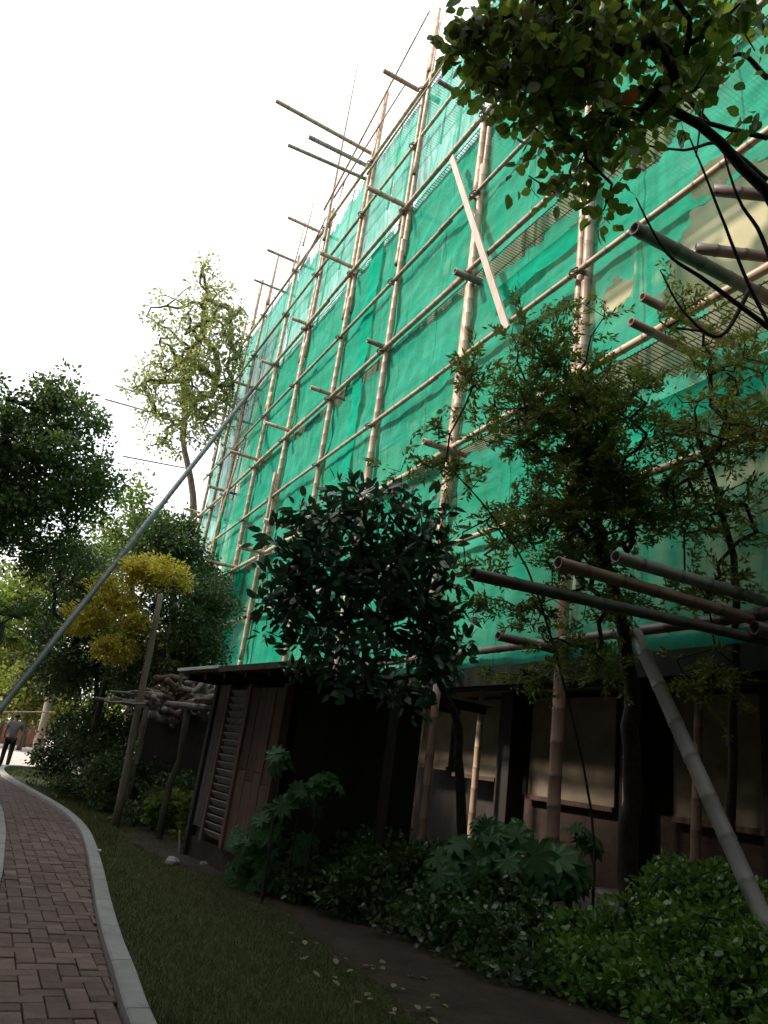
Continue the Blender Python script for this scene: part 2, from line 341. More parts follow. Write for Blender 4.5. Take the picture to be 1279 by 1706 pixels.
def plant(name, label, cat, trunk, blobs, nclus, leaf_n, leaf_s, clus_r, mat, bark, trunk_r=.15, tmpl=T_DIA, parts=0, up=.4, droop=0.0,
          group=None, shell=.0, rmin=.006, leafname='leaf', cloud_flat=.8, sprays=False, trunkname='trunk', clear=0):
    trunk = [Vector(p) for p in trunk]
    if trunk[0].z > .05: trunk = [Vector((trunk[0].x+.03, trunk[0].y-.02, 0))] + trunk
    trunk[0].z = 0
    root = empty(name, trunk[0], label=label, cat=cat, group=group)
    off = np.array(trunk[0])
    tr = MB(); k = len(trunk); pts = []; rs = []
    sm_ = smooth([list(p) for p in trunk], 4)
    for i in range(k-1):
        for s in range(4):
            q = Vector(sm_[i*4+s]); j = 0 if i+s == 0 else trunk_r*.25
            pts.append(q + Vector((random.uniform(-j, j), random.uniform(-j, j), 0)))
            f = (i+s/4)/(k-1); rs.append(trunk_r*(1.25 if f == 0 else 1)*(1-.6*f))
    pts.append(trunk[-1]); rs.append(trunk_r*.4)
    tr.tube([p-trunk[0] for p in pts], rs, 9)
    tr.build(trunkname, bark, root, True)
    # cluster centres inside the crown blobs
    vols = np.array([b[1][0]*b[1][1]*b[1][2] for b in blobs])**.75; ch = rng.choice(len(blobs), nclus, p=vols/vols.sum())
    d = rng.normal(size=(nclus, 3)); d /= np.linalg.norm(d, axis=1)[:, None]
    rad = (shell + (1-shell)*rng.random(nclus))**(1/2.2)
    C = np.array([list(blobs[c][0]) for c in ch]) + d*rad[:, None]*np.array([list(blobs[c][1]) for c in ch])
    C = C[C[:, 2] > .06]
    if clear: C = C[~inframe(C, clear)[0]]      # this crown stops short of the view
    nodes = [np.array(p) for p in pts[len(pts)//3:]]; par = [-1]*len(nodes); start = len(nodes)
    rr = [r*.8 for r in rs[len(pts)//3:]]
    top = np.array(trunk[-1]); order = np.argsort(np.linalg.norm(C-top, axis=1)); tips = []
    for ci in order:
        c = C[ci]; N = np.array(nodes); dist = np.linalg.norm(N-c, axis=1)
        j = int(np.argmin(dist)); a = nodes[j]; L = dist[j]
        steps = max(1, min(3, int(L/.35)))
        for s in range(1, steps+1):
            q = a + (c-a)*s/steps
            if s < steps: q = q + rng.normal(size=3)*L*.07 + np.array([0, 0, L*.04])
            nodes.append(q); par.append(j); j = len(nodes)-1
        tips.append(j)
    cnt = [0]*len(nodes)
    for i in range(len(nodes)-1, start-1, -1):
        cnt[i] += 1
        if par[i] >= 0: cnt[par[i]] += cnt[i]
    br = MB()
    for i in range(start, len(nodes)):
        p = par[i]; r = min(rmin*cnt[i]**.5, trunk_r*.6); rp = r if p < start else min(rmin*cnt[p]**.5, trunk_r*.6)
        br.tube([Vector(nodes[p]-off), Vector(nodes[i]-off)], [min(rp, r*1.5), r], 5, False)
    o = br.build('branches', bark, root, True); o['kind'] = 'stuff'
    # leaves
    n = len(C)*leaf_n; ci = np.repeat(np.arange(len(C)), leaf_n)
    dd = rng.normal(size=(n, 3)); dd /= np.linalg.norm(dd, axis=1)[:, None]
    rr_ = clus_r*rng.random(n)**.5; sz = rng.uniform(.6, 1.3, len(C))[ci]
    if sprays:
        ax = rng.normal(size=(len(C), 3)); ax[:, 2] = ax[:, 2]*.5+.1; ax /= np.linalg.norm(ax, axis=1)[:, None]
        tt = rng.random(n); P = C[ci] + ax[ci]*(tt*clus_r*1.6*sz)[:, None] + dd*.03 - np.array([0, 0, 1])*(tt**2*clus_r*.25)[:, None]
        outv = ax[ci] + dd*.5
    else:
        P = C[ci] + dd*(rr_*sz)[:, None]*np.array([1, 1, cloud_flat]); outv = dd
    R_ = rand_rots(n, up, droop, outv); sc = leaf_s*rng.uniform(.6, 1.25, n)
    keep = P[:, 2] > .02
    if clear: keep &= ~inframe(P, 60, sc)[0]
    P, R_, sc = P[keep], R_[keep], sc[keep]; n = len(P)
    used = np.zeros(n, bool)
    if parts:
        ok, z = inframe(P); score = np.where(ok, sc/np.maximum(z, .1), 0); pick = np.argsort(-score)[:parts]
        used[pick] = True
        lm = [leaves_mesh(leafname, tmpl, np.zeros((1, 3)), np.eye(3)[None], np.ones(1), mat)]
        for q in pick:
            Mx = Matrix(R_[q].tolist()).to_4x4() @ Matrix.Scale(float(sc[q]), 4); Mx.translation = Vector(P[q]-off)
            link(leafname, lm[0], root, Mx)
    me = leaves_mesh('crown', tmpl, P[~used]-off, R_[~used], sc[~used], mat)
    o = link('crown', me, root); o['kind'] = 'stuff'
    return root

# ================================================================ SETTING
g = mesh_obj('ground', [(-400, -400, 0), (400, -400, 0), (400, 400, 0), (-400, 400, 0)], [(0, 1, 2, 3)], M_GROUND); tag(g, kind='structure')
# path polylines (x, y)
KI = [(1.17, 3.0), (1.18, 4.2), (1.2, 5.02), (1.25, 5.74), (1.30, 6.62), (1.40, 7.83), (1.57, 9.61), (1.72, 11.34), (1.83, 13.2), (1.80, 15.2), (1.63, 17.26), (1.33, 19.8), (1.0, 22.6), (.88, 25), (.95, 26.6), (1.2, 27.7), (1.8, 28.4), (3.0, 28.8)]
KL = [(.18, 3.0), (.3, 4.2), (.36, 5.0), (.42, 6.2), (.5, 7.5), (.62, 8.9), (.69, 10.69), (.74, 12.4), (.74, 15.4), (.5, 17.5), (.1, 19.8), (-.4, 22.6), (-.9, 25), (-1.1, 27.5), (-1.4, 28.2), (-2.2, 28.7)]
def interp(L, y): 
    a = np.array(L); return float(np.interp(y, a[:, 1], a[:, 0]))
KI_s, KL_s = smooth(KI), smooth(KL)
pv = [(x, y, .012) for x, y in KL_s] + [(x, y, .012) for x, y in KI_s]
n1 = len(KL_s); n2 = len(KI_s)
Vp = []; Fp = []
ys = np.linspace(3.0, 28.8, 90)
for y in ys: Vp += [(np.interp(y, KL_s[:, 1], KL_s[:, 0])-.02, y, .012), (np.interp(y, KI_s[:, 1], KI_s[:, 0])+.02, y, .012)]
for i in range(89): Fp.append((2*i, 2*i+1, 2*i+3, 2*i+2))
path = mesh_obj('path', Vp, Fp, M_SAND); tag(path, kind='structure')
# herringbone pavers
c = .132; bricks = []
for j in range(int(3.0/c), int(27/c)):
    for i in range(-12, 18):
        k = (i-j) % 4
        if k == 0: x0, y0, dx, dy = i*c, j*c, 2*c, c
        elif k == 3: x0, y0, dx, dy = i*c, j*c, c, 2*c
        else: continue
        xm, ym = x0+dx/2, y0+dy/2
        lo = np.interp(ym, KL_s[:, 1], KL_s[:, 0]); hi = np.interp(ym, KI_s[:, 1], KI_s[:, 0])
        xa, xb = max(x0, lo+.004), min(x0+dx, hi-.004)
        if xb-xa < .03: continue
        bricks.append((xa, xb, y0, y0+dy))
P_ = np.array([((b[0]+b[1])/2, (b[2]+b[3])/2, 0) for b in bricks]); ok, zz = inframe(P_)
order = np.argsort(np.where(ok, zz, 1e6)); near = set(order[:298].tolist())
def brick_geo(V, Fc, xa, xb, ya, yb, z0, z1, cx=0, cy=0, tilt=(0, 0)):
    g_ = .004; ch = .005; i = len(V)
    xa, xb, ya, yb = xa+g_-cx, xb-g_-cx, ya+g_-cy, yb-g_-cy
    for zz_, e in ((z0, 0), (z1-ch, 0), (z1, ch)):
        for x, y in ((xa+e, ya+e), (xb-e, ya+e), (xb-e, yb-e), (xa+e, yb-e)): V.append((x, y, zz_+tilt[0]*x+tilt[1]*y))
    Fc.append((i+8, i+9, i+10, i+11))
    for s in (0, 4):
        for q in range(4): Fc.append((i+s+q, i+s+(q+1) % 4, i+s+4+(q+1) % 4, i+s+4+q))
cache = {}; RV, RF = [], []
for q, (xa, xb, ya, yb) in enumerate(bricks):
    dz = random.uniform(-.005, .005)
    if q in near:
        key = (round(xb-xa, 3), round(yb-ya, 3)); cx, cy = (xa+xb)/2, (ya+yb)/2
        if key not in cache:
            V, Fc = [], []; brick_geo(V, Fc, -key[0]/2, key[0]/2, -key[1]/2, key[1]/2, -.02, .018)
            me = bpy.data.meshes.new('brick'); me.from_pydata(V, [], Fc); me.materials.append(M_BRICK); cache[key] = me
        o = link('brick', cache[key], path, Matrix.Translation((cx, cy, .016+dz)) @ Matrix.Rotation(random.uniform(-.012, .012), 4, 'Z') @ Matrix.Rotation(random.uniform(-.012, .012), 4, 'X'))
    else: brick_geo(RV, RF, xa, xb, ya, yb, .0, .034+dz)
o = mesh_obj('brick_field', RV, RF, M_BRICK, path); o['kind'] = 'stuff'
# kerbs, one stone after another
def kerb(line, side, wd, name):
    k = empty(name, (0, 0, 0)); k['kind'] = 'structure'
    d = np.r_[0, np.cumsum(np.linalg.norm(np.diff(line, axis=0), axis=1))]
    L = d[-1]; s = 0
    while s < L-.2:
        e = min(s+.98, L); V, Fc = [], []; N = 7
        for i in range(N):
            t = s + (e-s)*i/(N-1) + (0.006 if i == 0 else (-.006 if i == N-1 else 0))
            x = np.interp(t, d, line[:, 0]); y = np.interp(t, d, line[:, 1])
            x2 = np.interp(t+.05, d, line[:, 0]); y2 = np.interp(t+.05, d, line[:, 1])
            x1 = np.interp(t-.05, d, line[:, 0]); y1 = np.interp(t-.05, d, line[:, 1])
            tx, ty = x2-x1, y2-y1; l = math.hypot(tx, ty) or 1; nx, ny = ty/l*side, -tx/l*side
            for u, z in ((0, -.02), (0, .088), (.012, .1), (wd-.012, .1), (wd, .088), (wd, -.02)): V.append((x+nx*u, y+ny*u, z))
        for i in range(N-1):
            for q in range(5):
                a = i*6+q; f = (a, a+6, a+7, a+1); Fc.append(f)
        Fc.append(tuple(range(6))); Fc.append(tuple((N-1)*6+q for q in range(5, -1, -1)))
        mesh_obj('kerb_stone', V, Fc, M_KERB, k); s = e
    return k
kerb(KI_s, 1, .145, 'kerb'); kerb(KL_s, -1, .14, 'kerb')
# far sunlit paving beyond the bend
fp = mesh_obj('far_paving', [(-5.2, 28.6, .008), (5.5, 28.6, .008), (9, 75, .008), (-6, 75, .008)], [(0, 1, 2, 3)], M_PAVE); tag(fp, kind='structure')
# planting-bed soil
edge = [(2.9, 2), (3.05, 3.6), (3.2, 4.92), (3.28, 6.05), (3.35, 7.2), (3.4, 8.6), (3.35, 9.6), (3.0, 10.6), (2.75, 11.6), (2.5, 13), (2.9, 15), (2.6, 18), (2.2, 22)]
es = smooth(edge, 6); V = []; Fc = []
for i, (x, y) in enumerate(es):
    j = noise.noise(Vector((x*3, y*3, 0)))*.12
    V += [(x+j, y, .004), (x+j+.15, y, .03), (12, y, .05)]
for i in range(len(es)-1):
    for q in range(2): a = 3*i+q; Fc.append((a, a+1, a+4, a+3))
s_ = mesh_obj('soil_bed', V, Fc, M_SOIL); tag(s_, kind='structure')
# lawn blades
n = 120000
X = rng.uniform(1.3, 4.2, n); Y = 3.5 + rng.random(n)**1.6*16
e_ = np.interp(Y, es[:, 1], es[:, 0]); kx = np.interp(Y, KI_s[:, 1], KI_s[:, 0])+.15
keep = (X > kx) & (X < e_+.12+rng.normal(size=n)*.26); X, Y = X[keep], Y[keep]; n = len(X)
R_ = rand_rots(n, .1, -2.6); P = np.stack([X, Y, np.zeros(n)], 1)
T_BL = (np.array([[-.09, 0, 0], [.09, 0, 0], [0, 1, .12]]), np.array([[0, 1, 2]]))
me = leaves_mesh('grass', T_BL, P, R_, rng.uniform(.02, .05, n), M_BLADE); o = link('grass', me); tag(o, 'short mown grass between the brick path kerb and the soil bed', 'grass', kind='stuff')
# grass behind left kerb & far
n = 30000; X = rng.uniform(-6, 3.5, n); Y = rng.uniform(12, 40, n)
keep = (X < np.interp(Y, KL_s[:, 1], KL_s[:, 0])-.16) | (X > np.interp(Y, KI_s[:, 1], KI_s[:, 0])+.16); keep &= Y < 28.3; X, Y = X[keep], Y[keep]; n = len(X)
me = leaves_mesh('rough_grass', T_BL, np.stack([X, Y, np.zeros(n)], 1), rand_rots(n, .1, -2.6), rng.uniform(.05, .12, n), M_BLADE); o = link('rough_grass', me)
tag(o, 'longer rough grass further along both sides of the winding path', 'grass', kind='stuff')

# ================================================================ BUILDING
bld = empty('building', (9, 0, 0), label='large building clad in beige plaster standing behind the green netted bamboo scaffold', cat='building')
def bpart(name, lo, hi, mat, parent=bld):
    return MB().box((lo[0]-9, lo[1], lo[2]), (hi[0]-9, hi[1], hi[2])).build(name, mat, parent)
bpart('upper_wall', (9.0, -6, 3.45), (18, 37.6, 20.6), M_PLASTER)
bpart('parapet', (8.9, -6.1, 20.602), (18, 37.7, 21.0), M_PLASTER)
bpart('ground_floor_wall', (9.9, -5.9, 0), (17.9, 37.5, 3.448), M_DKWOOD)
for s in range(5):
    for k in range(10):
        y = .3 + k*4.05; z = 4.6 + s*3.3
        if z > 19 or k < 4: continue
        wn = bpart('window', (8.94, y+1.2, z), (8.998, y+3.0, z+1.5), M_FRAME)
        bpart('pane', (8.925, y+1.28, z+.08), (8.938, y+2.07, z+1.42), M_GLASS, wn); bpart('pane', (8.925, y+2.13, z+.08), (8.938, y+2.92, z+1.42), M_GLASS, wn)
XW = 9.45
def wy(px, py): return atx(px, py, XW)
# ground floor: pale panels between dark posts
for (xa, xb, yb) in ((700, 752, 1275), (764, 832, 1292), (886, 1026, 1335), (1122, 1290, 1372), (1320, 1700, 1400)):
    a = wy(xa, 1220); b = wy(xb, 1220); zt = 3.3; zb = wy((xa+xb)/2, yb).z
    y0, y1 = sorted((a.y, b.y))
    bpart('panel', (XW, y0, zb), (XW+.06, y1, zt), M_PANEL)
    bpart('sill', (XW-.06, y0-.02, zb-.08), (XW+.05, y1+.02, zb-.002), M_WOOD)
for pxc in (858, 1068, 1310):
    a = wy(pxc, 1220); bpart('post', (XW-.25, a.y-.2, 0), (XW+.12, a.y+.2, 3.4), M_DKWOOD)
bpart('dado', (XW+.1, -5, .05), (XW+.4, 12.5, 1.5), M_BRIKW)
bpart('step', (7.9, 6.2, .0), (9.4, 8.6, .42), M_WOODG)
for x, z in ((8.2, 3.38), (8.7, 3.45)):
    bpart('eave_beam', (x, -5, z-.09), (x+.16, 30, z+.09), M_DKWOOD)
bpart('fascia', (8.0, -5, 3.30), (8.045, 30, 3.85), M_DKWOOD)
bpart('eave_board', (8.05, -5, 3.56), (9.0, 30, 3.62), M_DKWOOD)

# ================================================================ SCAFFOLD
XS = 7.3; XI = 8.75
sc_ = empty('bamboo_scaffold', (XS, 8.3, 0), label='tall lashed bamboo scaffold with tan standards and ledgers fronting the whole building', cat='scaffold')
def sb(name, a, b, r, mat, **k):
    off = Vector((XS, 8.3, 0)); return bamboo(name, Vector(a)-off, Vector(b)-off, r, mat, sc_, **k)
LV = [3.7, 5.95, 8.2, 10.4, 12.8, 15.2, 17.85, 20.5, 22.95]
stand = [(-3.5, 0), (.2, 0), (4.25, 0), (8.35, 0), (12.25, 0), (16.5, 0), (20.25, 0), (24.6, 0), (28.1, 0), (32.6, 0), (35.1, 0), (37.1, 0)]
for y, _ in stand:
    dbl = y < 26
    z = 0; first = True
    top = 25.8 + random.uniform(-.6, 1.2) if y < 36 else 25.2
    if abs(y-12.25) < .1: top = 18.1
    if abs(y-24.6) < .1: top = 23.9
    if abs(y-28.1) < .1: top = 24.4
    side = 1
    lean = random.uniform(-.006, .006)
    while z < top-.5:
        L = random.uniform(7.5, 9.0); z1 = min(z+L, top); r = .10
        oy = side*.10 if not first else 0
        m_ = B_TAN if z > 1.5 or y > 9 else B_RED  # near lower culms browner: the tree shade is put into their colour
        yy = y + lean*z
        sb('pole', (XS-.02, yy+oy, max(z-.8, 0)), (XS-.02, y+lean*z1+oy, z1), r, m_, r2=r*(.62 if z1 > 22 else .82), bend=.006)
        if dbl and (random.random() < .75 or 8 < y < 18) and z > 1: sb('pole', (XS+.03, yy-side*.10, z-.6), (XS+.03, y+lean*z1-side*.12, min(z1+1.5, top)), r*.85, B_TAN, bend=.006)
        z = z1; side = -side; first = False
    # slender whip at the top
    if y > 13:
        sb('pole', (XI-.5, y+.25, 21.5), (XI-.55, y+.15+random.uniform(-.3, .3), 27.6+random.uniform(-.5, 1.4)), .045, B_TAN, r2=.016)
    sb('pole', (XI, y+.1, 0), (XI, y+.1, 14), .07, B_TAN); sb('pole', (XI-.03, y-.05, 12.5), (XI, y, 24.5 if y > 13 else 22.6), .06, B_TAN, r2=.045)
# near pole in front bay and lower posts of inner row
sb('pole', (8.6, 7.15, 0), (8.6, 7.0, 3.6), .075, B_RED)
for k, z in enumerate(LV):
    y = -4.0
    while y < 37.4:
        L = random.uniform(7.5, 10); y1 = min(y+L, 37.9 + random.uniform(0, .6)); bed = k % 2 == 0
        r = .075 if bed else .062
        m_ = B_TAN if y1 > 9 else B_RED  # near ledgers take the brown bamboo, shade of the overhanging tree in the colour
        if z > 22 and y1 < 13: m_ = B_TAN
        if z < 5: m_ = B_DARK
        sb('ledger', (XS-.14+.02*(k % 3), y-.5, z+random.uniform(-.05, .05)), (XS-.14, y1, z+random.uniform(-.05, .05)), r, m_, bend=.004)
        if k % 2 == 0 and z < 20: sb('ledger', (XI+.05, y-.5, z), (XI+.05, y1, z), .055, B_TAN)
        y = y1
# guard rails and slender culm tips above the roof line
for p, q, x, r in (((540, 350), (716, 18), 7.0, .05), ((556, 330), (677, 138), 7.1, .045), ((500, 450), (545, 360), 7.1, .045), ((612, 290), (745, 100), 7.1, .05)):
    sb('ledger', atx(*p, x), atx(*q, x), r, B_TAN, r2=r*.6)
for p, q, r in (((540, 400), (598, 98), .075), ((621, 262), (657, 108), .05), ((690, 290), (736, 28), .07), ((425, 520), (447, 398), .04), ((445, 505), (470, 400), .035), ((505, 410), (532, 300), .05), ((575, 300), (560, 350), .04), ((520, 385), (521, 260), .03), ((487, 455), (520, 330), .045)):
    sb('pole', atx(*p, 7.15), atx(*q, 7.15), r, B_TAN, r2=r*.3, node=.5)
# putlogs through the face: (start pixel x, y, bay Y, z, x start, material)
PL = [(5.07, 5.1, 3.88, B_GREY, .075, .12), (4.36, 5.12, 3.64, B_RED, .07, .10), (3.42, 5.12, 3.30, B_DARK, .062, .30),
      (5.03, 4.91, 7.80, B_DARK, .09, .28), (6.28, 5.96, 8.06, B_RED, .07, .03), (6.45, 6.32, 7.93, B_RED, .07, .03),
      (3.32, 20.79, 24.0, B_TAN, .085, -.05), (4.90, 21.26, 23.68, B_GREY, .095, .1), (4.18, 21.12, 22.70, B_TAN, .075, .3),
      (5.82, 16.34, 17.88, B_TAN, .085, .1), (5.89, 20.15, 18.03, B_TAN, .08, .05), (6.63, 16.36, 12.85, B_DARK, .08, .06),
      (6.25, 24.06, 13.04, B_TAN, .08, .05), (6.01, 27.8, 13.07, B_TAN, .08, .03), (6.07, 32.83, 18.8, B_TAN, .085, .12), (5.94, 37.0, 18.8, B_TAN, .08, .04),
      (5.83, 20.21, 8.12, B_TAN, .085, .07), (6.44, 11.94, 8.05, B_RED, .08, .09), (6.71, 11.98, 12.50, B_DARK, .09, .1),
      (6.19, 23.9, 8.14, B_TAN, .085, .04), (6.08, 27.75, 8.3, B_TAN, .08, .12), (5.71, 12.24, 18.02, B_DARK, .07, 0),
      (6.45, 20.1, 12.9, B_TAN, .08, .05), (6.5, 24.3, 17.9, B_TAN, .08, .05), (6.6, 28.3, 17.9, B_TAN, .08, .05), (6.2, 8.5, 3.62, B_DARK, .075, .03),
      (6.3, 37.1, 13.0, B_TAN, .08, 0), (6.4, 32.6, 13.0, B_TAN, .08, 0), (6.4, 28, 3.3, B_RED, .09, 0), (6.4, 37.1, 8.2, B_TAN, .08, 0),
      (5.9, 26.2, 24.0, B_TAN, .08, .05), (5.9, 29.0, 24.1, B_TAN, .075, .05), (6.1, 17.6, 24.2, B_RED, .09, .1), (6.1, 31.5, 24.0, B_GREY, .07, .05)]
for x, y, z, m_, r, rise in PL:
    x1 = 9.0 if x > 5.5 else 9.6
    if z > 21: x1 = 8.4 if x > 5.5 else 7.6
    o = sb('putlog', (x, y, z), (x1, y, z+rise), r*.92, m_, r2=r*.92, sides=12, node=.5)
    if m_ is B_GREY: o['label'] = 'weathered grey putlog'
# clusters of brown poles bundled by the right edge
for a, b in (((6.9, 5.6, 8.95), (9, 4.2, 8.7)), ((6.9, 5.3, 9.75), (9, 3.8, 9.4)), ((7.0, 5.0, 3.55), (9, 4.6, 3.6))):
    sb('putlog', a, b, .085, B_DARK)
# two long thin rods beyond the far end
for p, q in (((192, 642), (375, 702)), ((205, 760), (320, 782)), ((175, 665), (300, 700))):
    a = aty(*p, 38.2); b = aty(*q, 38.2); sb('putlog', a, b, .045, B_GREY)
# lashings at each crossing
lash = MB()
for y, _ in stand:
    for z in LV:
        if z > 18.2 and abs(y-12.25) < .1: continue
        for q in range(3):
            c0 = Vector((XS-.1-XS, y-8.3, z-.045+q*.035))
            lash.tube([c0+Vector((math.cos(a)*.17, math.sin(a)*.13, math.sin(a+q)*.05)) for a in np.linspace(0, 2*math.pi, 9)], [.017]*9, 4, False)
o = lash.build('lashing', surf('lashing_strip', [(.05, .04, .035), (.09, .07, .06)], 10, bump=0), sc_); o['kind'] = 'stuff'
# wire-mesh walkways, one for each deck
for z in (8.2, 12.8, 17.85, 22.95):
    mb = MB(); y = -3.0; d = .075 if z < 15 else .1
    while y < 37:
        w2 = .010 if z < 15 else .013
        mb.bar((-.02, y-8.3, z-.07), (1.5, y-8.3+random.uniform(-.01, .01), z-.07), w2, w2); y += d
    for x in (.0, .35, .75, 1.1, 1.45): mb.bar((x, -11.3, z-.085), (x, 28.7, z-.085), .014, .014)
    o = mb.build('mesh_walkway', M_WIRE, sc_); o['kind'] = 'stuff'
# diagonal brace in far bays
sb('brace', (XS-.2, 24.1, 4.4), (XS-.2, 24.4, 11.4), .07, B_TAN, r2=.06)
sb('brace', (XS-.22, 33.8, 5.0), (XS-.22, 30.6, 14.5), .065, B_TAN)
sb('brace', (XS-.22, 31.4, 4.6), (XS-.22, 32.0, 12.5), .06, B_TAN)
# batten
a = atx(753, 262, 7.0); b = atx(845, 548, 7.0)
mb = MB().bar(Vector(), b-a, .17, .05, Vector((1, 0, 0))); o = mb.build('wooden_batten', M_PLANK); o.location = a
tag(o, 'pale flat wooden batten leaning diagonally across the bamboo ledgers below the overhanging tree', 'batten')
# raking braces
def topbamboo(name, a, b, r, mat, label, cat, r2=None, bend=0.0):
    a, b = Vector(a), Vector(b); o = bamboo(name, Vector(), b-a, r, mat, None, r2=r2, bend=bend, sides=14); o.location = a; tag(o, label, cat); return o
topbamboo('bamboo_brace', atd(-150, 1372, 9.0), atx(420, 650, 7.1), .052, B_SLATE, 'long grey bamboo brace raking down from the far scaffold end past the yellow leaves', 'brace', r2=.10)
e = atd(1330, 1660, 6.0)
tpt = atd(1058, 1052, 8.9); e = tpt + (e-tpt)*(tpt.z/(tpt.z-e.z))
bt = topbamboo('bamboo_brace', (e.x, e.y, 0.0), tpt, .085, B_GREY, 'thick grey bamboo brace slanting into the clipped bush at lower right', 'brace', r2=.08)

# ---------------------------------------------------------------- netting
rows = [(3.5, 8.2, 'lowest lift'), (8.2, 12.8, 'second lift'), (12.8, 17.85, 'third lift'), (17.85, 22.95, 'top lift')]
cols = [(-4.0, 8.35, 'nearest bays at right edge'), (8.35, 18.3, 'bays beside the wooden batten'), (18.3, 28.1, 'middle bays behind the paired standards'), (28.1, 37.2, 'far end bays by the sparse tree')]
holes = [(19.6, 12.9, .55, .55), (23.4, 12.75, .5, .25), (27, 12.9, .7, .22), (12.4, 18.3, .45, .65), (16.9, 18.0, .8, .3), (31.5, 8.6, .7, .5), (26.3, 8.35, .7, .4), (31.2, 12.6, .8, .3),
         (5.4, 9.2, 1.15, 1.15), (4.4, 8.9, 1.3, .85), (6.9, 12.2, .5, .4), (5.6, 10.6, .5, .3), (6.4, 17.2, .6, .5), (12.5, 14.4, .12, .12), (7.6, 9.6, .35, .3)]
slits = [(8.6, 11.6, 12.25, 12.8), (11.8, 12.9, 12.55, 12.8), (16.5, 18.2, 12.45, 12.8), (12.6, 16.2, 12.68, 12.8), (4.6, 8.1, 7.55, 8.2), (1, 4.6, 7.8, 8.2), (5.4, 8.0, 12.3, 12.8), (20.6, 24, 12.62, 12.8), (9.5, 12, 7.95, 8.2),
         (23, 26.5, 22.5, 22.95), (20.5, 23, 22.75, 22.95)]
def hole(y, z):
    j = noise.noise(Vector((y*2.3, z*2.3, 4)))*.35
    for a, b, c_, d in holes:
        if ((y-a)/c_)**2 + ((z-b)/d)**2 < 1+j*1.6: return True
    for a, b, c_, d in slits:
        if a < y < b and c_-j*.5 < z < d+.02: return True
    return False
def net(y0, y1, z0, z1, label, mat, dx=0, seed=0, step=None, cat='safety net'):
    step = step or (.075 if y1 < 19 else .13)
    ny = max(2, int((y1-y0)/step)); nz = max(2, int((z1-z0)/step)); V = []; Fc = []
    zm = (z0+z1)/2
    for j in range(nz+1):
        z = z0+(z1-z0)*j/nz; u = j/nz
        for i in range(ny+1):
            y = y0+(y1-y0)*i/ny
            ties = abs(math.sin(u*math.pi*2))           # slack between the ledgers
            q = Vector((y*.35+seed, z*.5, 0))
            bil = .05*ties*(1.2+noise.noise(q)*1.2) + .09*abs(noise.noise(Vector((y*1.1+z*.8, z*.35-y*.15, seed))))**.8 + .05*noise.noise(Vector((y*.5-z*1.3, z*2.2+y*.6, seed+3)))
            V.append((.06+dx+bil*(1 if u < .98 else .3), y-y0, z-z0))
    frayed = set()
    for j in range(nz):
        for i in range(ny):
            y = y0+(y1-y0)*(i+.5)/ny; z = z0+(z1-z0)*(j+.5)/nz; a = j*(ny+1)+i
            if dx == 0 and hole(y, z): frayed.update((a, a+ny+1, a+ny+2, a+1)); continue
            Fc.append((a, a+ny+1, a+ny+2, a+1))
    for a in frayed:
        v = V[a]; q = Vector((v[1]*9, v[2]*9, seed)); V[a] = (v[0]-.03*random.random(), v[1]+step*.75*noise.noise(q), v[2]+step*.9*noise.noise(q+Vector((5, 2, 1)))+random.uniform(-.2, .2)*step)
    o = mesh_obj('safety_net', V, Fc, mat, None, True); o.location = (XS, y0, z0)
    tag(o, label, cat, 'green safety nets over the scaffold'); return o
for ri, (z0, z1, rn) in enumerate(rows):
    for ci_, (y0, y1, cn) in enumerate(cols):
        net(y0, y1, z0, z1-.01, 'green mesh safety net on the %s of %s' % (rn, cn), M_NET, 0, ri*5+ci_*3)
# overlapping seams and torn flaps
for y0, y1, z0, z1, lb in ((17.9, 18.6, 3.8, 12.7, 'narrow dark green overlap strip hanging below the middle deck between standards'),
                           (18.0, 18.9, 12.9, 17.8, 'narrow dark green overlap strip on the third lift of netting'),
                           (8.5, 11.3, 11.3, 11.75, 'rolled dark green net strip slung beneath the wire walkway beside the batten'),
                           (26.8, 28.2, 3.9, 8.1, 'doubled green net strip on the lowest lift near the shed'),
                           (4.4, 7.2, 6.6, 7.1, 'torn dark green net flap sagging under the wire walkway at right'),
                           (32.0, 33.0, 5, 12.6, 'doubled green net strip at the far end below the mid deck')):
    net(y0, y1, z0, z1, lb, M_NETD, -.07, y0, .1, 'net strip')

# ================================================================ SHED
SA = math.radians(7); SO = Vector((3.2, 11.55, 0))          # far corner; the louvred side runs back towards the path
SD = Vector((math.sin(SA), -math.cos(SA), 0)); SN = Vector((math.cos(SA), math.sin(SA), 0))
sh = empty('shed', SO, label='small brown wooden garden shed with louvred side and flat overhanging roof', cat='shed')
sh.rotation_euler = (0, 0, SA)
# local frame: +x away from path, -y towards the camera
def su(px, py):
    d = ray(px, py); t_ = (SO-CAM).dot(SN)/d.dot(SN); return (CAM+d*t_-SO).dot(SD)
def spart(name, lo, hi, mat, parent=sh): return MB().box(lo, hi).build(name, mat, parent)
U = [su(x, 1300) for x in (334, 357, 360, 391, 395, 455)]      # distances along the face
ZT = 2.5; LF = U[5]
spart('back_wall', (.22, -LF, .05), (2.3, -U[0], 2.46), M_DKWOOD)  # very dark wood stands in for the shade at the shed front
spart('plinth', (.02, -LF, 0), (2.35, -U[0], .3), M_SOIL)
spart('corner_post', (-.05, -U[0]-.05, 0), (.08, -U[0]+.05, ZT), M_DKWOOD)
for u in (U[1], U[3]+.03, LF): spart('stile', (-.05, -u-.045, .3), (.07, -u+.045, ZT), M_WOOD)
la, lb_ = -U[1]+.05, -U[0]-.05
for q in range(7):
    y = la+(lb_-la)*(q+.5)/7; spart('lattice_bar', (0, y-.011, .45), (.015, y+.011, ZT), M_WOODG)
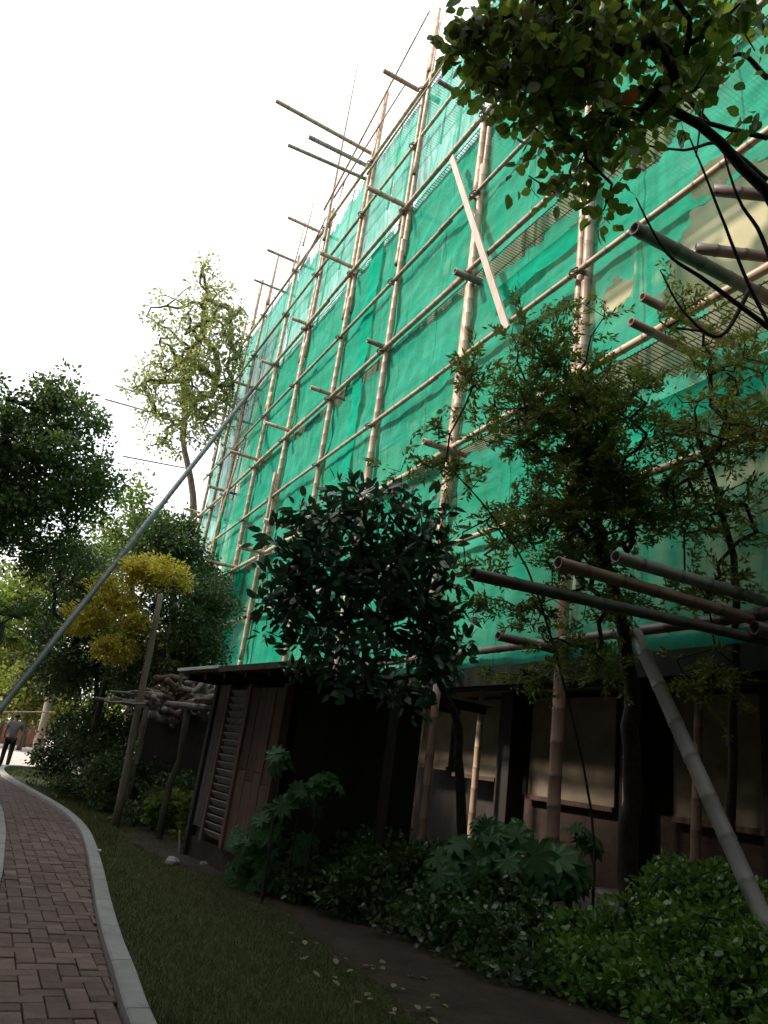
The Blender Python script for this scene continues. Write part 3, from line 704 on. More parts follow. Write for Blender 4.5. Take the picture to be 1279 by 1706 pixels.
for q in range(26):
    z = .5+q*.078; spart('lattice_bar', (.017, la, z-.012), (.03, lb_, z+.012), M_WOODG)
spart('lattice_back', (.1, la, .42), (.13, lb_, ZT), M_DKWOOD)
a0, a1 = -U[3], -U[2]; me = None
for q in range(20):
    z = .42+q*.103
    if z > 2.4: break
    if me is None:
        mo = MB().bar((0, 0, 0), (0, a1-a0-.03, 0), .11, .018).build('louvre_slat', M_WOODG, sh); me = mo.data
    else: mo = link('louvre_slat', me, sh)
    mo.location = (0.0, a0+.015, z); mo.rotation_euler = (0, math.radians(48), 0)
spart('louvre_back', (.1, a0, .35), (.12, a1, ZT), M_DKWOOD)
b0, b1 = -LF+.05, -U[3]-.08; nb = 4
for q in range(nb):
    ya = b0+(b1-b0)*q/nb; yb = b0+(b1-b0)*(q+1)/nb
    for za, zb in ((.3, 1.2+.13*(q % 2)), (1.21+.13*(q % 2), 2.45)):
        spart('board', (-.02+random.uniform(0, .014), ya+.006, za), (.04, yb-.006, zb), M_WOOD)
rf = spart('roof', (-.45, -LF-1.1, 2.62), (2.8, .75, 2.66), M_ROOF)
spart('roof_edge', (-.5, -.9, 2.655), (-.452, .8, 2.70), M_ZINC, rf)
spart('roof_edge', (-.49, -LF-1.15, 2.60), (-.452, -.902, 2.68), M_ROOF, rf)
for q in range(6):
    y = -LF-.9+q*(LF+1.4)/5; spart('rafter', (-.4, y-.03, 2.52), (2.7, y+.03, 2.618), M_DKWOOD, rf)
spart('roof_post', (1.0, -LF-1.05, 0), (1.09, -LF-.96, 2.515), M_DKWOOD)  # dark wood here carries the shade of the gap in its colour
p = aty(712, 1300, 8.2); o = bamboo('roof_post', Vector((0, 0, 0)), Vector((0, 0, 2.75)), .065, B_RED, None); o.location = (p.x, p.y, 0); tag(o, 'brown bamboo post standing alone in the dark gap under the glossy tree', 'post')

# ================================================================ WOOD RACK
rk = empty('firewood_rack', (4.2, 14.5, 0), label='rough rack of grey poles heaped with driftwood and dry sticks left of the shed', cat='rack')
rk0 = Vector((4.2, 14.5, 0))
def rp(name, a, b, r, mat, n=7):
    a, b = Vector(a)-rk0, Vector(b)-rk0; k = 6; pts = []
    for i in range(k):
        q = a.lerp(b, i/(k-1)); j = r*.8 if 0 < i < k-1 else 0; pts.append(q+Vector((random.uniform(-j, j), random.uniform(-j, j), random.uniform(-j, j))))
    return MB().tube(pts, [r*random.uniform(.8, 1.15) for _ in range(k)], n).build(name, mat, rk, True)
for x, y in ((3.1, 13.1), (5.4, 13.1), (3.0, 16.2), (5.4, 16.2)): rp('post', (x, y, 0), (x, y, 2.2), .06, M_BARK)
for y in (13.0, 14.6, 16.2): rp('beam', (2.7, y, 2.15), (5.9, y, 2.2), .055, M_WOODG)
for q in range(70):
    x = random.uniform(3.0, 5.6); y = random.uniform(12.9, 16.4); L = random.uniform(.4, 1.5); a_ = random.uniform(0, 6.28); z = 2.25+random.random()**1.5*.55
    d = Vector((math.cos(a_), math.sin(a_), random.uniform(-.12, .12)))*L/2
    rp('stick', Vector((x, y, z))-d, Vector((x, y, z))+d, random.uniform(.02, .075), random.choice([M_WOODG, M_WOOD, M_BARKP, M_WOOD]), 6)
for q in range(34):
    p = aty(random.uniform(245, 345), random.uniform(1145, 1195), 13.4); d = Vector((random.uniform(-1, 1), random.uniform(-.6, .6), random.uniform(-.5, .5))).normalized()*random.uniform(.15, .42)
    rp('root', p-d, p+d, random.uniform(.022, .06), random.choice([M_WOODG, M_WOOD, M_BARKP]), 7)
for q in range(12):
    p = aty(random.uniform(150, 240), random.uniform(1150, 1180), 14.0); rp('stick', p, p+Vector((random.uniform(.5, 1.2), random.uniform(-.3, .3), random.uniform(-.05, .12))), .025, M_WOODG, 5)
mb = MB().box((-1.1, 1.9, 0), (1.4, 2.0, 2.3)); mb.build('void_backdrop', M_DKWOOD, rk)  # dark sheet standing in for the shaded void under the rack

# slanted tree props
def prop(p1, d1, p2, d2, r, label, mat=M_BARK):
    a = atd(*p1, d1); b = atd(*p2, d2); a.z = max(a.z, 0)
    pts = []; k = 9
    for i in range(k):
        q = (b-a)*(i/(k-1)); j = r*.12 if 0 < i else 0; pts.append(q+Vector((random.uniform(-j, j), random.uniform(-j, j), 0)))
    o = MB().tube(pts, [r*(1-.35*i/(k-1)) for i in range(k)], 9).build('tree_prop', mat, None, True); o.location = a
    tag(o, label, 'prop')
prop((193, 1375), 12.8, (268, 990), 13.2, .075, 'slanting weathered timber prop with dark cut top in front of the yellow leaved tree', M_BARKP)
prop((138, 1300), 17, (182, 1108), 17, .085, 'shorter grey timber prop leaning under the left side of the yellow leaved tree', M_BARK)
prop((207, 1340), 16, (285, 1040), 16, .06, 'dark thin timber prop leaning behind the taller weathered one', M_BARKD)

# ================================================================ PLANTS
G_DARK = leafmat('leaf_dark', (.035, .065, .02), (.065, .105, .03), (.13, .14, .04), .3, .4, .4)
G_UNSEEN = leafmat('leaf_unseen', (.025, .045, .015), (.04, .07, .022), (.09, .11, .03), .2, .4, .4)
G_LEFT = leafmat('leaf_camphor', (.05, .085, .025), (.09, .135, .035), (.16, .17, .05), .35)
G_MAG = leafmat('leaf_glossy', (.035, .07, .036), (.06, .11, .052), (.16, .16, .06), .18, .27, .6)
G_MID = leafmat('leaf_mid', (.08, .115, .025), (.135, .17, .035), (.30, .22, .05), .42)
G_OLIVE = leafmat('leaf_olive', (.10, .13, .028), (.17, .19, .04), (.38, .14, .04), .45)
G_OVER = leafmat('leaf_overhang', (.10, .14, .03), (.17, .21, .045), (.34, .12, .04), .5)
G_YEL = leafmat('leaf_yellow', (.38, .34, .07), (.66, .55, .12), (.66, .46, .12), .42, .5, .3)
G_LIME = leafmat('leaf_lime', (.09, .15, .025), (.15, .21, .035), (.30, .27, .05), .45)
G_BOX = leafmat('leaf_box', (.06, .13, .02), (.12, .22, .035), (.20, .30, .08), .28, .3, .6)
G_SHR = leafmat('leaf_shrub', (.035, .075, .02), (.06, .11, .03), (.20, .28, .06), .25, .3, .55)
G_FAT = leafmat('leaf_fatsia', (.028, .08, .022), (.045, .12, .034), None, .25, .5, .3)
G_SPARSE = leafmat('leaf_sparse', (.15, .18, .055), (.24, .26, .08), (.36, .27, .12), .5)
def B(px, py, D, rx, ry=None, rz=None):
    return (atd(px, py, D), (rx, ry or rx, rz or rx))

# big dark tree left
plant('broadleaf_tree', 'big dark round-crowned tree cut by the left edge against the white sky', 'tree',
      [(-3.2, 19, 0), (-3.1, 19.2, 3), (-2.7, 19.5, 6)],
      [B(70, 760, 18, 1.7, 1.9, 1.9), B(-60, 740, 18, 1.8, 2, 2.2), B(30, 860, 18, 1.8, 2, 1.1), B(110, 700, 18, 1.1, 1.3, 1.1), B(130, 820, 18, .95, 1.2, 1.1), B(-120, 860, 17, 2, 2, 1.4), B(60, 920, 17.5, 1.0, 1.2, .5)],
      520, 75, .12, .42, G_LEFT, M_BARKD, .28, rmin=.012)
# sparse tree behind far end
plant('sparse_tree', 'tall thin sparse-leaved tree rising beside the far end of the scaffold', 'tree',
      [aty(322, 1000, 41)*1, aty(325, 900, 41), aty(318, 800, 41), aty(305, 700, 41), aty(330, 560, 41)],
      [B(320, 600, 36, 2.6, 2.6, 2.4), B(350, 500, 36, 1.7, 1.7, 2.0), B(280, 520, 36, 1.4, 1.4, 1.3), B(260, 640, 36, 1.7, 1.7, 1.0), B(340, 690, 36, 1.9, 1.9, 1.6), B(248, 690, 36, 1.4, 1.2, .8), B(345, 445, 36, .5, .5, 1.3), B(385, 560, 36, 1.2, 1.2, 2), B(275, 735, 36, 1.0, 1, .5), B(375, 640, 36, 1.2, 1.2, 2.2)],
      300, 26, .20, .55, G_SPARSE, M_BARK, .3, rmin=.02, up=.1, droop=.2)
bpy.context.view_layer.update()
# lower screen behind left scaffold end
plant('screen_tree', 'loose bright green tree low behind the long grey brace', 'tree',
      [aty(215, 1190, 34), aty(220, 1000, 34), aty(220, 900, 34)],
      [B(200, 870, 30, 2.4, 2, 1.5), B(240, 830, 30, 1.6, 1.6, 1.0), B(170, 930, 30, 2.0, 2, 1.4), B(260, 900, 30, 1.8, 2, 1.2)],
      150, 40, .17, .6, G_LIME, M_BARK, .22, rmin=.015)
plant('evergreen_tree', 'dense dark evergreen mass behind the foot of the far scaffold end', 'tree',
      [aty(290, 1150, 31), aty(290, 1000, 31), aty(285, 930, 31)],
      [B(275, 900, 28, 1.2, 2, 1.0), B(300, 960, 28, 1.7, 1.5, 1.6), B(240, 930, 28, 1.2, 1.5, .9), B(310, 890, 28, .7, .7, .8)],
      260, 55, .15, .45, G_DARK, M_BARKD, .25, rmin=.012)
plant('feathery_shrub', 'soft dark olive shrub filling the gap between yellow tree and shed roof', 'shrub',
      [atz(300, 1330), atd(300, 1200, 17), atd(310, 1080, 17)],
      [B(320, 1030, 17, 1.15, 1, 1.1), B(300, 1090, 16.5, 1.0, 1, .8), B(355, 1000, 18, .6, .8, .6), B(245, 1130, 17, 1.1, 1, .7)],
      280, 75, .085, .3, G_DARK, M_BARKD, .08, rmin=.006)
# yellow tree
plant('yellow_tree', 'small tree with bright yellow autumn leaves in front of dark foliage', 'tree',
      [atz(240, 1330), atd(235, 1180, 16.5), atd(240, 1040, 16.5)],
      [B(255, 955, 16.4, .6, .6, .4), B(195, 990, 16.4, .6, .6, .36), B(150, 1030, 16.4, .55, .5, .3), B(225, 1035, 16.2, .6, .6, .32), B(205, 1085, 16, .5, .5, .32), B(175, 1080, 16, .25, .3, .12), B(305, 965, 16.4, .28, .3, .25), B(280, 1075, 16.4, .3, .3, .35), B(120, 1045, 16.6, .2, .3, .12), B(225, 945, 16.4, .3, .4, .2)],
      230, 62, .10, .20, G_YEL, M_BARKD, .06, rmin=.006, parts=0, up=.5, tmpl=T_LANCE)
plant('hedge_tree', 'deep green undergrowth tree hanging behind and below the yellow leaves', 'tree',
      [atz(150, 1330), atd(160, 1180, 19), atd(160, 1060, 19)],
      [B(150, 1080, 19, 1.6, 1, 1.3), B(130, 1000, 20, 1.2, 1, 1.0), B(230, 1100, 19, 1.7, 1, 1.2), B(110, 1120, 20, .9, 1, .9), B(130, 930, 21, .9, 1, .7)],
      330, 75, .10, .42, G_DARK, M_BARKD, .1, rmin=.008)
# shrubs by the path, left-middle
plant('evergreen_shrub', 'low rounded dark evergreen shrub beside the path bend near the walking person', 'shrub',
      [(3.0, 19.5, 0), (3.0, 19.5, .5)],
      [B(110, 1235, 19, .75, 1, .75), B(160, 1260, 17, 1.0, 1, .7), B(215, 1290, 15.5, .9, 1, .5), B(90, 1270, 19, .6, .8, .5), B(180, 1210, 18, 1.0, 1, .6)],
      280, 60, .09, .26, G_DARK, M_BARKD, .05, tmpl=T_DIA)
plant('variegated_shrub', 'small shrub with yellow green leaves at the left foot of the shed', 'shrub',
      [atz(305, 1400), atz(305, 1400)+Vector((0, 0, .3))],
      [B(310, 1345, 12.4, .28, .3, .35), B(280, 1350, 12.8, .4, .3, .25), B(300, 1395, 12, .2, .2, .18)],
      50, 26, .11, .12, G_LIME, M_BARKD, .02, tmpl=T_OVAL)
plant('variegated_shrub', 'small yellow speckled shrub in the dark gap below the wood rack', 'shrub',
      [atz(175, 1350), atz(175, 1350)+Vector((0, 0, .3))],
      [B(175, 1315, 15.5, .35, .4, .3)], 34, 18, .12, .14, G_LIME, M_BARKD, .02, tmpl=T_OVAL)
plant('undergrowth', 'dark leafy undergrowth between the leaning props and the lawn', 'shrub',
      [(3.2, 14.2, 0), (3.2, 14.2, .3)],
      [B(250, 1370, 13.5, .9, .7, .3), B(180, 1350, 15, .8, .7, .3), B(140, 1320, 17, .8, 1, .3), B(290, 1330, 14, .6, .5, .5)],
      150, 50, .09, .24, G_DARK, M_BARKD, .03)
# far background trees
far = [((60, 1020), 42, 3.2, G_LIME, 'sunlit lime green tree far along the path'), ((20, 1120), 40, 2.6, G_OLIVE, 'olive green bushy tree far beyond the person'),
       ((120, 960), 45, 3.2, G_MID, 'mid green tree further back behind the yellow tree'), ((-40, 1000), 45, 4.0, G_MID, 'far green tree cut by the left picture edge'),
       ((60, 1150), 38, 1.8, G_OLIVE, 'low olive shrub below the pale far trunk')]
for (p, D, r, mt, lb) in far:
    c0 = atd(*p, D); plant('background_tree', lb, 'tree', [(c0.x, c0.y, 0), (c0.x, c0.y, c0.z*.6), (c0.x, c0.y, c0.z)],
        [(c0, (r, r, r*.75)), (c0+Vector((r*.6, 0, -r*.4)), (r*.7, r, r*.6)), (c0+Vector((-r*.7, 0, -r*.3)), (r*.7, r, r*.6))],
        150, 48, .24, .75, mt, M_BARK, .12, group='trees far along the path', rmin=.02)
wl = []
me_pts = []
for q in range(26):
    x = -60+q*5.2+random.uniform(-2, 2); y = 78+random.uniform(-6, 14) ; z = random.uniform(2.5, 5.5); me_pts.append((x, y, z))
n = 52000; ci = rng.integers(0, len(me_pts), n); Cc = np.array(me_pts)[ci]
d = rng.normal(size=(n, 3)); d /= np.linalg.norm(d, axis=1)[:, None]
P = Cc + d*np.array([4.2, 3.5, 3.8])*(.55+.45*rng.random(n))[:, None]; P[:, 2] = np.maximum(P[:, 2], .1)
me = leaves_mesh('wood', T_DIA, P, rand_rots(n, .3, 0, d), rng.uniform(.4, .8, n), G_MID); o = link('wood', me); tag(o, 'distant belt of green trees closing the view along the path', 'wood', kind='stuff')
# pale far trunk
p0 = aty(75, 1205, 33); p0.z = 0; p1 = aty(90, 1115, 33)
o = MB().tube([Vector(), (p1-p0)*.5+Vector((.05, 0, 0)), p1-p0], [.17, .14, .11], 9).build('dead_tree', M_BARKP, None, True); o.location = p0; tag(o, 'pale bare dead tree standing behind the shrubs past the person', 'tree')

# palm at left edge
def palm():
    c0 = atd(2, 1040, 13); root = empty('fan_palm', (c0.x, c0.y, 0), label='dark fan palm with spiky fronds at the left edge below the big tree', cat='palm')
    MB().tube([(0, 0, 0), (.05, 0, c0.z*.5), (0, 0, c0.z)], [.11, .09, .08], 9).build('trunk', M_BARKD, root, True)
    for k in range(12):
        az = k*2.4; el = random.uniform(-.5, .9); L = random.uniform(.35, .55)
        d = Vector((math.cos(az)*math.cos(el), math.sin(az)*math.cos(el), math.sin(el))); s0 = Vector((0, 0, c0.z))
        e0 = s0+d*L; side = d.cross(Vector((0, 0, 1))).normalized(); upv = side.cross(d)
        V = []; Fc = []
        mb = MB().tube([s0, e0], [.012, .009], 5)
        V = mb.V; Fc = mb.F
        for q in range(17):
            a = math.radians(-95+q*11.9); dd = (d*math.cos(a)+side*math.sin(a)).normalized(); l2 = .42*(.75+.25*math.cos(a)); pw = dd.cross(upv).normalized()*.018
            i = len(V); mid = e0+dd*l2*.6+upv*.01; tip = e0+dd*l2-Vector((0, 0, .09*random.random()))
            V += [e0, mid+pw, tip, mid-pw, mid-upv*.015]; Fc += [(i, i+1, i+4), (i+1, i+2, i+4), (i+4, i+2, i+3), (i, i+4, i+3)]
        mesh_obj('frond', V, Fc, G_DARK, root)
palm()
# magnolia in front of shed
plant('magnolia_tree', 'dark glossy large-leaved evergreen tree standing in front of the shed roof', 'tree',
      [atd(775, 1460, 8.6), atd(765, 1290, 8.3), atd(758, 1190, 8.0), atd(700, 1080, 7.7)],
      [B(600, 940, 7.6, .75, .8, .62), B(530, 1000, 7.6, .5, .6, .55), B(690, 980, 7.6, .40, .6, .55), B(620, 860, 7.6, .5, .5, .30), B(610, 1080, 7.6, .75, .7, .36), B(730, 1060, 7.6, .3, .5, .5), B(715, 880, 7.6, .2, .3, .36), B(485, 1070, 7.6, .25, .3, .2), B(510, 880, 7.6, .28, .3, .28), B(620, 1135, 7.5, .75, .5, .12), B(690, 1165, 7.5, .15, .3, .12), B(470, 960, 7.6, .15, .3, .3), B(560, 825, 7.6, .14), B(670, 825, 7.6, .13), B(478, 895, 7.6, .14), B(450, 1010, 7.6, .13), B(735, 920, 7.6, .13), B(440, 1060, 7.6, .1), B(500, 1120, 7.5, .16, .2, .08)],
      235, 17, .15, .19, G_MAG, M_BARKD, .08, tmpl=T_MAG, parts=290, up=.3, rmin=.005)
# feathery fine-leaved tree, main body
plant('fine_leaved_tree', 'feathery small-leaved tree with drooping sprays in front of the green net', 'tree',
      [atd(1050, 1420, 9.4), atd(1055, 1250, 9.2), atd(1045, 1100, 9), atd(1000, 900, 8.8)],
      [B(960, 760, 8.6, .75, .8, 1.0), B(980, 740, 8.6, .6, .6, .8), B(1000, 820, 8.6, .6, .6, .5), B(920, 620, 8.6, .6, .6, .6), B(880, 560, 8.6, .35, .4, .35), B(1010, 680, 8.6, .65, .7, .7), B(1060, 820, 8.6, .75, .7, .6), B(960, 900, 8.4, .8, .7, .45),
       B(850, 700, 8.6, .45, .5, .55), B(860, 860, 8.4, .45, .4, .35), B(960, 520, 8.6, .35, .4, .25), B(1000, 1000, 8.4, .8, .6, .3), B(880, 1010, 8.2, .55, .5, .25), B(980, 1100, 8.2, .7, .5, .3), B(860, 1130, 8.2, .35, .4, .12)],
      880, 40, .08, .2, G_MID, M_BARKD, .16, tmpl=T_NAR, up=.3, rmin=.0035, sprays=True)
plant('fine_leaved_tree', 'slender second small-leaved tree with thin stem at the right edge of the net', 'tree',
      [atd(1220, 1420, 8.8), atd(1222, 1250, 8.6), atd(1225, 1000, 8.4), atd(1210, 870, 8.4), atd(1160, 720, 8.4)],
      [B(1150, 720, 8.2, .55, .5, .6), B(1220, 600, 8.2, .5, .5, .5), B(1130, 500, 8.2, .25, .3, .35), B(1250, 720, 8.2, .5, .5, .5), B(1120, 860, 8.2, .5, .4, .3), B(1170, 980, 8.2, .45, .5, .35), B(1230, 850, 8.2, .4, .4, .4), B(1180, 1130, 8.2, .4, .4, .35)],
      340, 26, .085, .22, G_OLIVE, M_BARKD, .07, tmpl=T_NAR, up=.3, rmin=.0035, sprays=True)
# long sprays reaching left over the poles
plant('spray_shrub', 'arching shrub with rows of small leaves reaching left in front of the paired bamboo standards', 'shrub',
      [atd(985, 1350, 8.4), atd(900, 1000, 8.0), atd(820, 860, 7.9), atd(760, 790, 7.9)],
      [B(700, 770, 8, .45, .3, .06), B(760, 790, 8, .35, .3, .15), B(820, 900, 8, .4, .4, .2), B(740, 700, 8, .08, .2, .35), B(790, 620, 8, .2, .3, .5), B(800, 960, 8, .3, .3, .12), B(650, 790, 8, .15, .2, .05)],
      75, 30, .085, .17, G_OLIVE, M_BARKD, .018, tmpl=T_NAR, up=.3, rmin=.003, sprays=True, trunkname='stem')
# overhanging tree top right
tb = (5.6, 1.2, 0)
plant('overhanging_tree', 'close broad-leaved tree overhanging the top right corner with branches entering from the right', 'tree',
      [tb, (5.5, 1.6, 3), atd(1480, 560, 5.6), atd(1340, 400, 5.7), atd(1200, 240, 5.8), atd(1070, 150, 5.9)],
      [B(880, 50, 5.8, .55, .6, .45), B(930, 140, 5.8, .5, .6, .42), B(800, 60, 5.8, .28, .3, .32), B(1000, 90, 6.0, .5, .5, .45), B(860, 180, 5.8, .22, .3, .28), B(900, 240, 5.8, .2, .3, .2), B(985, 250, 5.8, .28, .4, .25), B(830, 130, 5.8, .25, .3, .25), B(1100, 40, 6, .5, .6, .3), B(1210, 40, 5.8, .4, .5, .28), B(1140, 140, 5.8, .3, .5, .15),
       B(1020, 330, 5.8, .14, .2, .14), B(870, 280, 5.8, .1, .2, .08), B(940, 300, 5.8, .12, .2, .1), B(1240, 190, 5.6, .2, .3, .12), B(1060, 200, 5.9, .3, .4, .2), B(1000, -40, 5.8, .6, .5, .25), B(745, 75, 5.8, .06, .1, .08)],
      215, 14, .115, .19, G_OVER, M_BARKD, .075, tmpl=T_HEART, parts=295, up=.2, droop=.7, rmin=.0055)
# bare arching branches at right
tw = empty('bare_shrub', atd(1400, 900, 6.2), label='bare dark twigs arching in front of the beige wall at the right edge', cat='shrub'); t0 = Vector(tw.location)
for k, pl in enumerate([[(1400, 900), (1330, 640), (1250, 480), (1190, 330), (1150, 230)], [(1330, 640), (1279, 420), (1230, 330), (1205, 250)], [(1300, 560), (1180, 470), (1110, 420), (1060, 330)], [(1279, 230), (1180, 205), (1120, 175), (1040, 110), (1000, 40)],
      [(1279, 130), (1230, 90), (1180, 150), (1160, 260)], [(1180, 205), (1090, 100), (1040, 60), (980, 20)], [(1120, 175), (1060, 170), (980, 130), (900, 110)], [(1279, 300), (1200, 240), (1140, 250), (1060, 240)], [(1279, 60), (1240, -10), (1220, -40)], [(1250, 480), (1200, 560), (1140, 520), (1100, 450)]]):
    sm = [Vector(p)+Vector((random.uniform(-.008, .008),)*3) for p in smooth([list(atd(*p, 6.2+.1*k)-t0) for p in pl], 6)]; n_ = len(sm)
    MB().tube(sm, [.026*(1-.75*i/(n_-1)) for i in range(n_)], 7).build('branch', M_BARKD, tw, True)
# clipped hedge bush
plant('box_bush', 'large bright green clipped bush with small glossy leaves at lower right', 'bush',
      [(5.6, 5.9, 0), (5.6, 5.9, .3)],
      [B(1080, 1590, 6.8, .8, .8, .5), B(1180, 1540, 7.0, .75, .8, .55), B(1000, 1660, 6.2, .6, .6, .42), B(1240, 1640, 6.0, .6, .6, .6), B(1130, 1700, 5.7, .7, .6, .42), B(960, 1590, 6.8, .38, .4, .3), B(1130, 1490, 7.6, .5, .5, .33), B(960, 1720, 5.8, .42, .4, .38), B(1260, 1740, 5.4, .6, .5, .4), B(1060, 1760, 5.4, .6, .5, .35)],
      760, 36, .075, .13, G_BOX, M_BARKD, .04, tmpl=T_OVAL, parts=295, up=.35, shell=.25, rmin=.003)
plant('low_shrub', 'dark low shrub with a few bright leaf tips along the edge of the soil bed', 'shrub',
      [(4.9, 7.6, 0), (4.9, 7.6, .25)],
      [B(600, 1480, 8.2, .5, .5, .36), B(690, 1530, 7.6, .5, .5, .38), B(790, 1570, 7.0, .55, .5, .42), B(860, 1640, 6.3, .42, .4, .42), B(530, 1460, 8.6, .45, .4, .28), B(850, 1520, 7.6, .5, .4, .32), B(640, 1575, 7.4, .18, .2, .1), B(720, 1450, 8.6, .55, .4, .3), B(880, 1710, 5.8, .3, .3, .28), B(620, 1420, 9, .5, .4, .3), B(830, 1690, 6.0, .28, .3, .25), B(760, 1630, 6.5, .35, .3, .25), B(680, 1590, 7.1, .3, .3, .2), B(590, 1530, 7.9, .35, .3, .2), B(520, 1495, 8.4, .3, .3, .15)],
      560, 28, .078, .15, G_SHR, M_BARKD, .03, tmpl=T_OVAL, up=.35, rmin=.003, parts=120)
# fatsia: palmate leaves
def palmate():
    V = [(0, 0, 0)]; Fc = []
    for k in range(8):
        a = math.radians(-130+k*37.1); L = .5*(.72+.28*math.cos(a*.8)); d = Vector((math.sin(a), math.cos(a), 0)); s = Vector((d.y, -d.x, 0))
        i = len(V); V += [tuple(d*L*.42-s*L*.15), tuple(d*L*.66-s*L*.17+Vector((0, 0, .012))), tuple(d*L+Vector((0, 0, -.09))), tuple(d*L*.66+s*L*.17+Vector((0, 0, .012))), tuple(d*L*.42+s*L*.15), tuple(d*L*.65+Vector((0, 0, -.015)))]
        Fc += [(0, i, i+5), (i, i+1, i+5), (i+1, i+2, i+5), (i+2, i+3, i+5), (i+3, i+4, i+5), (i+4, 0, i+5)]
    me = bpy.data.meshes.new('leaf'); me.from_pydata(V, [], Fc); me.materials.append(G_FAT); return me
PALM = palmate()
def fatsia(label, centres, n, size):
    base = centres[0][0].copy(); base.z = 0
    root = empty('fatsia', base, label=label, cat='fatsia plant', group='fatsia plants in the shaded bed')
    st = MB()
    for q in range(n):
        c0, r = random.choice(centres); d = Vector((random.gauss(0, 1), random.gauss(0, 1), random.gauss(0, .6))).normalized()
        p = c0+d*r*random.uniform(.5, 1); p.z = max(p.z, .1)
        nrm = (d*.7+Vector((-.35, -.5, .75))+Vector((random.gauss(0, .25),)*3)).normalized()
        rot = nrm.to_track_quat('Z', 'Y').to_matrix().to_4x4() @ Matrix.Rotation(random.uniform(0, 6.28), 4, 'Z') @ Matrix.Scale(size*random.uniform(.7, 1.15), 4)
        rot.translation = p-base; link('leaf', PALM, root, rot)
        h_ = c0-base-Vector((0, 0, r*.4)); st.tube([h_, (h_+p-base)*.5+Vector((0, 0, .04)), p-base], [.006, .005, .004], 4, False)
    for c0, r in centres:
        h_ = c0-base-Vector((0, 0, r*.4)); st.tube([Vector((h_.x*.85, h_.y*.85, 0)), h_*.5+Vector((h_.x*.4, h_.y*.4, 0)), h_], [.018, .015, .012], 6, False)
    o = st.build('stems', M_BARKD, root); o['kind'] = 'stuff'
fatsia('fatsia with broad fingered leaves behind the near bamboo standard', [(atd(775, 1435, 8.2), .42), (atd(850, 1425, 8.2), .4), (atd(930, 1455, 8.2), .25), (atd(740, 1465, 8.0), .3)], 60, .68)
fatsia('grey green fatsia clump at the corner of the shed and lawn', [(atd(425, 1410, 9.0), .33), (atd(460, 1460, 8.8), .33), (atd(405, 1455, 9.0), .25), (atd(490, 1410, 8.8), .33)], 75, .42)
fatsia('taller pale fatsia stems reaching up against the dark shed front', [(atd(500, 1335, 8.6), .33), (atd(470, 1265, 8.6), .13), (atd(535, 1310, 8.6), .22), (atd(450, 1380, 8.8), .28)], 42, .40)
fatsia('small fatsia in deep shade under the pale wall panels', [(atd(970, 1400, 10.5), .3), (atd(830, 1390, 10.5), .35)], 26, .5)
# seedling and foreground plant
plant('seedling', 'pale leaved seedling drooping at the front of the soil bed', 'seedling', [atz(800, 1730), atd(800, 1670, 6.2)], [B(790, 1675, 6.2, .1, .1, .14)], 7, 4, .085, .06, G_LIME, M_BARKD, .006, tmpl=T_OVAL, droop=.6, trunkname='stem')
plant('seedling', 'small round leaved dark sprout growing by the near end of the kerb', 'seedling', [(1.42, 4.85, 0), (1.44, 4.88, .1)], [B(215, 1690, 4.95, .08, .08, .05), B(235, 1680, 4.95, .06, .06, .04)], 9, 3, .085, .05, G_DARK, M_BARKD, .005, tmpl=T_HEART, trunkname='stem')
# unseen trees left and behind, added and sized to shade ground and lower net
GR = [(-5.0, 8.5, 17, 3.6, 'nearest unseen shade tree left of the path'), (-4.6, 1.5, 15, 3.6, 'unseen shade tree standing left of where the picture is taken'), (-1.5, -4.0, 13, 3.8, 'unseen shade tree behind the camera on the path'),
      (4.0, -3.5, 12, 3.8, 'unseen shade tree behind the camera near the scaffold'), (-7.5, -4, 14, 3.5, 'furthest unseen shade tree behind at the left'), (-8.5, 13, 18, 3.8, 'outermost unseen shade tree on the left'),
      (-8.5, 5, 18, 3.8, 'tall unseen shade tree between its neighbours on the left'), (-5.5, 29, 13, 2.8, 'unseen shade tree beyond the big left-edge tree'), (-9, 21, 15, 3.2, 'unseen shade tree left of the big left-edge tree'),
      (0.6, -3.4, 10.5, 3.4, 'spreading unseen shade tree just behind the spot of the camera'), (-2.6, 4.5, 12, 3.0, 'slim unseen shade tree closest to the path on the left'),
      (-5.4, 15, 16.5, 3.2, 'unseen shade tree just left of the view beside the path'), (-6.8, 22.5, 15.5, 3.2, 'unseen shade tree filling the gap beyond the big left-edge tree')]
for x, y, h, r, lb in GR:
    plant('shade_tree', lb, 'tree', [(x, y, 0), (x, y+.2, h*.35), (x+.2, y, h*.6)],
          [((x, y, h*.70), (r, r, h*.27)), ((x+r*.3, y+r*.2, h*.42), (r*.9, r*.9, h*.2))], 420, 46, .30, .75, G_UNSEEN, M_BARKD, .2, rmin=.012, clear=260)

